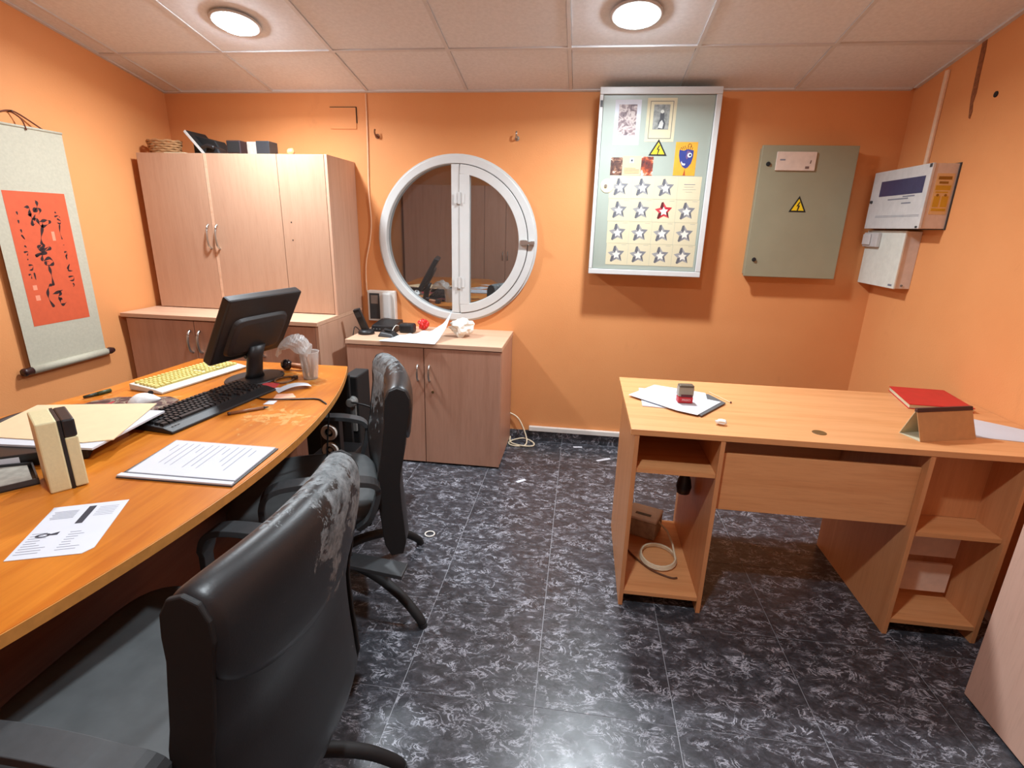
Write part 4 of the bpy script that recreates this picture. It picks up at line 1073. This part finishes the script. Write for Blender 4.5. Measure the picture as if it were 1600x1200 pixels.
for k in range(7):
    x = .498+.010*k
    build('hair', MB().tube([(x, yp-.001, 1.836), (x+.003, yp-.001, 1.848+.004*(k % 3))], .0012, 5), plain('hair_brown', (96, 40, 24), .6), r)
build('curl', MB().tube([(.545+.009*math.cos(q), yp-.001, 1.855+.010*math.sin(q)) for q in [R(a) for a in range(-60, 230, 25)]], .0014, 5), plain('hair_brown', (96, 40, 24), .6), r)
build('stem', MB().prism([(.523, 1.704), (.536, 1.704), (.531, 1.738)], yp-.0014, yp-.0008, 'y'), plain('stem_rust', (170, 70, 24), .6), r)
r = thing('brochure', 'open brochure with two dark photos around a beige text page', 'brochure', (.24, YP, 1.70))
build('sheet', flat(.192, .2925, 1.7005, 1.80, yp), plain('beige_page', (208, 182, 142), .7), r)
build('photo', flat(.126, .191, 1.7005, 1.793, yp), mottled('dark_photo_a', [(.35, (38, 22, 20)), (.5, (92, 56, 44)), (.6, (150, 110, 84)), (.66, (222, 214, 204))], 30, .6), r)
build('photo', flat(.2935, .358, 1.7005, 1.798, yp), mottled('dark_photo_b', [(.32, (46, 26, 30)), (.48, (120, 46, 30)), (.58, (206, 96, 48)), (.68, (228, 214, 206))], 26, .6), r)
for k in range(4): build('text_line', flat(.202, .285-.02*(k == 3), 1.712+.008*k, 1.7145+.008*k, yp-.0008), plain('brown_print', (160, 122, 80), .7), r)
build('emblem', flat(.23, .252, 1.765, 1.79, yp-.0008), M_paper, r); build('emblem_mark', flat(.237, .246, 1.772, 1.783, yp-.0014), M_inkd, r)

# star cards
def mat_set(tag_, cols): return [plain(tag_+str(i), c, .55) for i, c in enumerate(cols)]
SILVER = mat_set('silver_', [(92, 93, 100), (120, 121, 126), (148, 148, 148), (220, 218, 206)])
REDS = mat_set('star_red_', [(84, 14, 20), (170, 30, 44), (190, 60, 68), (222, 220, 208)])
def star_mesh(cx, c, s):
    m = MB(); out = []; inn = []
    for i in range(10):
        a = R(90+36*i+6); rr_ = s if i % 2 == 0 else s*.52
        out.append((cx+rr_*math.cos(a), c+rr_*math.sin(a)))
    off = (-s*.02, s*.0)
    inn = [(cx+(x-cx)*.50+s*.02, c+(z-c)*.50-s*.02) for x, z in out]
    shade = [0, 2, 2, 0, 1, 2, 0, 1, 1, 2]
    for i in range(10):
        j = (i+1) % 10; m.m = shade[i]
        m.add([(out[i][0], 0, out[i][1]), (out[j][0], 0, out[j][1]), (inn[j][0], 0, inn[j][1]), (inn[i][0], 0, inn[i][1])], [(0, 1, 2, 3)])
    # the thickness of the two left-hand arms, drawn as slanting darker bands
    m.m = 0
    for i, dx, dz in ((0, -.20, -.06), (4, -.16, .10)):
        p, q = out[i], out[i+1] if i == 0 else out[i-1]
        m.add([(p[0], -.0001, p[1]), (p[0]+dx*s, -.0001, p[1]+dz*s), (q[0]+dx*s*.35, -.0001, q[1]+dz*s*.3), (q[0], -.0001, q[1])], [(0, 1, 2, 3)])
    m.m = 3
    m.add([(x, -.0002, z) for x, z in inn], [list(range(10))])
    return m
rows = ['top', 'second', 'third', 'bottom']; colsn = ['leftmost', 'second', 'third', 'rightmost']
x0, z1, cw, ch = .128, 1.6995, .1255, .1225
for j in range(4):
    for i in range(4):
        cx = x0+cw*(i+.5)+.003*j; c = z1-ch*(j+.5)
        name_lab = '%s card in the %s row of the star cards' % (colsn[i], rows[j])
        if i == 3 and j == 0: lb = 'cream text card without a star at the right of the top row'
        elif i == 2 and j == 1: lb = 'cream card with the only red star, in the second row'
        else: lb = 'cream card with a silver star, %s in the %s row' % (colsn[i], rows[j])
        r = thing('star_card' if not (i == 3 and j == 0) else 'text_card', lb, 'card', (cx, YP, c), 0, 'cards taped on the pale cabinet')
        build('card', flat(cx-cw/2+.0006, cx+cw/2-.0006, c-ch/2+.0006, c+ch/2-.0006, yp, R(.3*((i*3+j) % 3-1))), M_cream, r)
        if i == 3 and j == 0:
            for k, (a, b) in enumerate(((-.03, .03), (-.028, .022), (-.036, .036), (-.018, .018))):
                build('text_line', flat(cx+a, cx+b, c+.018-.013*k, c+.0205-.013*k, yp-.0007), M_ink if k == 0 else plain('soft_print', (176, 172, 156), .8), r)
        else:
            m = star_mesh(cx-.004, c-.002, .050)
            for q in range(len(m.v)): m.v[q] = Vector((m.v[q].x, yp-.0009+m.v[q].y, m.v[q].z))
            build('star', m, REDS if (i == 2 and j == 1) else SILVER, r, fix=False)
            build('text_line', flat(cx+.022, cx+.05, c+.052, c+.0545, yp-.0007), plain('soft_print', (176, 172, 156), .8), r)

# ------------------------------------------------------------------ grey-green panel
Y2 = 3.262
r = thing('switch_panel', 'grey-green metal electric panel with a warning triangle', 'electric panel', (1.19, D, 1.17))
build('box', B(.955, 1.43, Y2+.016, D-.0005, 1.176, 1.862), M_panel2, r)
d = build('door', B(.943, 1.441, Y2, Y2+.0155, 1.166, 1.871), M_panel2, r, bevel=.003)
for x, z in ((.985, 1.775), (.988, 1.262)):
    build('lock_knob', MB().lathe([(.0001, .010), (.009, .010), (.012, 0)], n=16, M=Matrix.Rotation(R(90), 4, 'X'), c=(x, Y2, z)), M_blackm, d)
r = thing('name_plate', 'white plastic plate with a smudged print on the grey-green panel', 'plate', (1.11, Y2, 1.74))
build('plate', B(1.022, 1.227, Y2-.010, Y2-.0005, 1.742, 1.838), plain('pinkish_white', (216, 196, 180), .5), r, bevel=.002)
build('print', flat(1.04, 1.068, 1.793, 1.80, Y2-.0102), M_ink, r)
build('smudge', flat(1.176, 1.196, 1.752, 1.764, Y2-.0102).prism([(1.196, 1.778), (1.202, 1.779), (1.204, 1.796), (1.199, 1.794)], Y2-.0108, Y2-.0102, 'y'), plain('smudge', (110, 86, 78), .7), r)
warn_sign(None, 1.178, 1.527, .092, .086, Y2-.0003, 'small yellow high-voltage triangle on the grey-green panel')

# ------------------------------------------------------------------ boxes on the right wall
XM = 1.572
r = thing('meter_box', 'white consumer unit with a dark blue window strip on the right wall', 'meter box', (XR, 2.95, 1.45))
build('back_box', B(XM+.010, XR-.0005, 2.812, 3.31, 1.451, 1.738), plain('pinkish_frame', (214, 196, 182), .5), r, bevel=.002)
build('rear_gasket', B(XR-.006, XR-.0004, 2.806, 3.312, 1.447, 1.742), M_dgrey, r)
d = build('door', B(XM-.003, XM+.0095, 2.810, 3.312, 1.449, 1.74), plain('meter_door', (206, 205, 203), .45), r, bevel=.002)
build('window_strip', B(XM-.0038, XM-.0032, 2.845, 3.225, 1.612, 1.688), plain('navy_tint', (66, 66, 98), .25), d)
for a, b, z in ((2.95, 3.13, 1.590), (2.90, 3.0, 1.60), (2.92, 3.0, 1.568)): build('door_text', B(XM-.0036, XM-.0032, a, b, z, z+.006), M_ink, d)
for z in (1.506, 1.512): build('door_groove', B(XM-.0036, XM-.0031, 2.83, 3.22, z, z+.0018), M_ink, d)
build('lead_seal', MB().cyl((XM-.012, 3.285, 1.588), (XM-.0031, 3.285, 1.588), .008, 10), M_dgrey, d)
build('corner_clip', B(XM-.0045, XM-.0031, 2.814, 2.832, 1.722, 1.738), M_dgrey, d)
build('corner_clip', B(XM-.0045, XM-.0031, 2.822, 2.838, 1.452, 1.462), M_dgrey, d)
s = build('warning_sticker', B(1.597, 1.672, 2.8112, 2.8118, 1.515, 1.695), plain('sticker_peach', (222, 186, 132), .6), r)
for k, (a, b, z0, z1) in enumerate(((.1, .9, 1.668, 1.682), (.2, .75, 1.650, 1.660), (.05, .95, 1.622, 1.643), (.1, .85, 1.610, 1.616), (.08, .45, 1.548, 1.596), (.55, .95, 1.548, 1.596), (.08, .95, 1.53, 1.542))):
    build('sticker_mark', B(1.599+.071*a, 1.599+.071*b, 2.8106, 2.8111, z0, z1), plain('ochre_mark' if k not in (0, 1) else 'dark_ochre', (206, 160, 40) if k not in (0, 1) else (150, 104, 20), .6), s)
for x in (1.618, 1.652): build('sticker_dot', MB().cyl((x, 2.8100, 1.60), (x, 2.8105, 1.60), .006, 10), plain('dark_ochre', (150, 104, 20), .6), s)
X2 = 1.605
r = thing('junction_box', 'plain white box mounted under the consumer unit', 'junction box', (XR, 3.15, 1.15))
build('base', B(X2+.012, XR-.0005, 2.972, 3.335, 1.152, 1.438), plain('junction_side', (216, 204, 194), .5), r, bevel=.002)
build('cover', B(X2, X2+.0115, 2.966, 3.336, 1.150, 1.440), plain('junction_white', (218, 220, 210), .45), r, bevel=.003)
build('cover_text', B(X2-.0006, X2-.0001, 2.985, 3.02, 1.162, 1.172), M_ink, r)
build('screw', MB().cyl((X2+.04, 2.969, 1.168), (X2+.04, 2.972, 1.168), .006, 8), M_grey, r)
r = thing('bell_switch', 'little grey switch clipped on the junction box corner', 'switch', (X2-.03, 3.28, 1.36))
build('base', B(X2-.022, X2-.0005, 3.18, 3.325, 1.352, 1.428), plain('switch_grey', (196, 192, 190), .5), r, bevel=.004)
build('rocker', B(X2-.032, X2-.0225, 3.24, 3.315, 1.362, 1.42), plain('switch_grey_b', (206, 202, 200), .5), r, bevel=.004)
tag(build('wall_conduit', MB().box(XR-.014, XR-.0005, 3.06, 3.085, 1.742, 2.18), plain('painted_conduit', (240, 208, 178), .55), loc=(XR, 3.07, 1.74), bevel=.003), 'pale conduit rising from the consumer unit to the ceiling', 'conduit')

# ------------------------------------------------------------------ things on the right desk
slip('lower_sheet', [(.284, 2.259), (.55, 2.20), (.545, 2.13), (.42, 2.0), (.275, 2.015)], M_paper, 'white sheets at the bottom of the paper pile on the computer desk', 'paper', z=.7405, th=.003)
slip('notebook_pad', [(.35, 2.17), (.57, 2.215), (.615, 2.106), (.483, 1.926)], plain('pad_grey', (84, 84, 84), .7), 'thin grey pad between the white sheets on the computer desk', 'pad', z=.7437, th=.004)
r = slip('upper_sheet', [(.229, 2.128), (.356, 2.300), (.560, 2.222), (.548, 2.135), (.597, 2.108), (.468, 1.928), (.40, 1.965)], M_paper, 'topmost white printed sheet of the paper pile on the computer desk', 'paper', z=.748, th=.0015)
zt_ = .7502
build('print', print_lines([(.30, 2.20), (.50, 2.18), (.50, 1.98), (.28, 2.08)], [(.1+.08*k, .1, .45+.07*(k % 3), .012) for k in range(9)], zt_, 1), plain('blue_print', (172, 182, 202), .8), r)
def rstamp():
    c = (.445, 2.075, .7505)
    r = thing('self_inking_stamp', 'grey and red self-inking stamp standing on the white sheets', 'stamp', c, R(4))
    k = dict(local=True)
    build('red_base', B(-.029, .029, -.019, .019, 0, .026), M_red, r, bevel=.003, **k)
    build('dark_slot', B(-.02, .024, -.0195, -.0185, .0265, .036), plain('maroon', (86, 16, 28), .4), r, **k)
    build('grey_housing', B(-.030, .030, -.018, .020, .0265, .066), plain('stamp_grey', (150, 142, 126), .35), r, bevel=.004, **k)
    build('cap', MB().loft([[(.030*a, .019*b, z) for a, b in ((-1, -1), (1, -1), (1, 1), (-1, 1))] for z, a in ((.0665, 1), )] + [[(.028*a, .016*b, .074) for a, b in ((-1, -1), (1, -1), (1, 1), (-1, 1))]]), plain('stamp_cap', (96, 88, 76), .35), r, bevel=.003, **k)
    # white block letters
    cu = bpy.data.curves.new('lettering', 'FONT'); cu.body = 'PRISO'; cu.size = .013; cu.align_x = 'CENTER'; cu.extrude = .0002
    to = bpy.data.objects.new('lettering', cu); COL.objects.link(to)
    dg = bpy.context.evaluated_depsgraph_get(); me = bpy.data.meshes.new_from_object(to.evaluated_get(dg)); bpy.data.objects.remove(to)
    me.materials.clear(); me.materials.append(plain('letter_pink', (244, 200, 196), .5))
    o = bpy.data.objects.new('lettering', me); COL.objects.link(o); o.parent = r; o.rotation_euler = (R(90), 0, 0); o.location = (.002, -.0194, .009)
rstamp()
r = thing('match_stick', 'thin matchstick with a dark head beside the paper pile', 'match', (.61, 2.2, .74))
build('stick', MB().tube([(.585, 2.262, .7425), (.64, 2.132, .7425)], .0018, 6), M_manila, r)
build('head', MB().lathe([(.0001, -.004), (.0035, -.002), (.004, .002), (.0001, .0045)], (.641, 2.126, .7445), 10), plain('match_head', (80, 24, 28), .6), r, smooth=True)
blob('tissue_scrap', plain('tissue', (232, 230, 222), .8), (.537, 1.862, .7402), (.022, .012, .009), .6, 4.4, 'tiny white tissue scrap near the front edge of the computer desk', 'tissue', sub=2)
def tent_calendar():
    r = thing('tent_calendar', 'brown kraft desk calendar folded as a tent', 'calendar', (1.29, 1.87, .74))
    A, Bp = Vector((1.189, 1.826, .7405)), Vector((1.408, 1.895, .7405))
    d = (Bp-A).normalized(); n = Vector((-d.y, d.x, 0))
    dp = .085; h = .105
    tA, tB = A+n*dp*.5+Vector((0, 0, h)), Bp+n*dp*.5+Vector((0, 0, h))
    bA, bB = A+n*dp, Bp+n*dp
    def sheet(p, q, s, t_, mat, nm, off):
        m = MB(); o_ = off; m.hull8([p, q, q+o_, p+o_], [t_, s, s+o_, t_+o_]); return build(nm, m, mat, r)
    sheet(A, Bp, tB, tA, M_kraft, 'front_board', n*.002)
    sheet(bA, bB, tB, tA, M_cream, 'rear_board', -n*.002)
    m = MB().hull8([A+n*.003, Bp+n*.003, bB-n*.003, bA-n*.003], [A+n*.003+Vector((0, 0, .0015)), Bp+n*.003+Vector((0, 0, .0015)), bB-n*.003+Vector((0, 0, .0015)), bA-n*.003+Vector((0, 0, .0015))]); build('bottom_board', m, M_cream, r)
    u = Vector((0, 0, .012)); m = MB(); f = -n*.002
    m.hull8([tA-u*.9+f-n*.004, tB-u*.9+f-n*.004, tB-u*.9+n*.006, tA-u*.9+n*.006], [tA+f+Vector((0, 0, .002)), tB+f+Vector((0, 0, .002)), tB+n*.006+Vector((0, 0, .002)), tA+n*.006+Vector((0, 0, .002))])
    build('binding', m, plain('dark_binding', (62, 34, 42), .5), r)
tent_calendar()
r = thing('red_notebook', 'red notebook lying behind the tent calendar', 'notebook', (1.48, 2.32, .74))
q = [(1.36, 2.21), (1.60, 2.20), (1.64, 2.46), (1.42, 2.475)]
build('pages', MB().prism([lerp(p, (1.505, 2.335), .03) for p in q], .7425, .757), M_cream, r)
build('bottom_cover', MB().prism(q, .7402, .7424), M_red, r)
build('cover', MB().prism(q, .7571, .7605), M_red, r, bevel=.0015)
slip('white_envelope', [(1.42, 1.915), (1.66, 1.88), (1.668, 2.02), (1.45, 2.20)], M_paper, 'white sheet lying to the right of the tent calendar', 'paper', z=.7403, th=.0015)

# ------------------------------------------------------------------ in the left pedestal
r = thing('power_supply', 'grey power supply box with a white handle strap in the desk pedestal', 'power supply', (.36, 2.2, .0682), R(-22))
build('case', B(-.07, .07, -.065, .065, .0, .085), plain('dusty_grey', (168, 158, 142), .6, .2, 40), r, local=True, bevel=.008)
build('lid', B(-.072, .072, -.067, .067, .0855, .097), plain('dusty_white', (222, 218, 210), .5), r, local=True, bevel=.006)
build('handle_slot', B(-.035, .035, -.03, -.012, .0972, .0985), M_dgrey, r, local=True)
pts = []
for i in range(60):
    q = 2*math.pi*i/20; k = 1-.06*(i/60)
    pts.append((.40+.075*k*math.cos(q), 1.985+.09*k*math.sin(q), .074+.006*(i/20)))
pts += [(.47, 2.06, .10), (.455, 2.13, .12), (.42, 2.17, .14), (.40, 2.16, .15)]
tag(build('white_cable_coil', MB().tube(pts, .0046, 8), plain('ivory_cable', (228, 216, 186), .5), loc=(.40, 1.98, .07), smooth=True), 'coiled white cable on the bottom shelf of the desk pedestal', 'cable')
tag(build('brown_lead', MB().tube(smooth_path([(.265, 2.05, .073), (.30, 1.98, .073), (.36, 1.90, .073), (.43, 1.86, .073), (.46, 1.862, .073)], 6), .004, 6), plain('brown_lead', (104, 66, 40), .6), loc=(.3, 1.95, .07), smooth=True), 'brown lead lying in front of the coiled white cable', 'cable')
r = thing('hanging_plug', 'black plug hanging on a lead inside the desk pedestal', 'plug', (.49, 2.05, .36))
build('body', MB().lathe([(.0001, -.045), (.026, -.04), (.032, -.01), (.026, .02), (.012, .05), (.006, .065)], (.482, 2.05, .40), 16), M_black, r, smooth=True)
build('lead', MB().tube(smooth_path([(.482, 2.05, .46), (.49, 2.06, .50), (.50, 2.10, .54), (.505, 2.15, .569)], 4), .005, 8), M_black, r, smooth=True)
# floor litter
for (x, y, a, lb) in ((.215, 3.10, .5, 'white paper scrap on the floor near the skirting'), (.05, 3.27, 0.1, 'narrow white sliver on the floor at the foot of the wall'), (-.27, 2.72, .7, 'tiny white crumb on the floor before the low cabinet')):
    s = .05 if 'paper' in lb else .03
    d = Vector((math.cos(a), math.sin(a))); n = Vector((-d.y, d.x))
    c = Vector((x, y)); slip('floor_scrap', [tuple(c-d*s-n*.012), tuple(c+d*s-n*.010), tuple(c+d*s+n*.012), tuple(c-d*s+n*.010)], M_paper, lb, 'paper scrap', z=.0003, th=.001)
r = thing('cable_ring', 'small white plastic ring on the floor behind the farther chair', 'ring', (-.64, 2.10, 0))
build('ring', MB().tube([(-.635+.022*math.cos(q), 2.10+.022*math.sin(q), .004) for q in [2*math.pi*i/20 for i in range(20)]], .0035, 8, closed=True), M_plast, r, smooth=True)
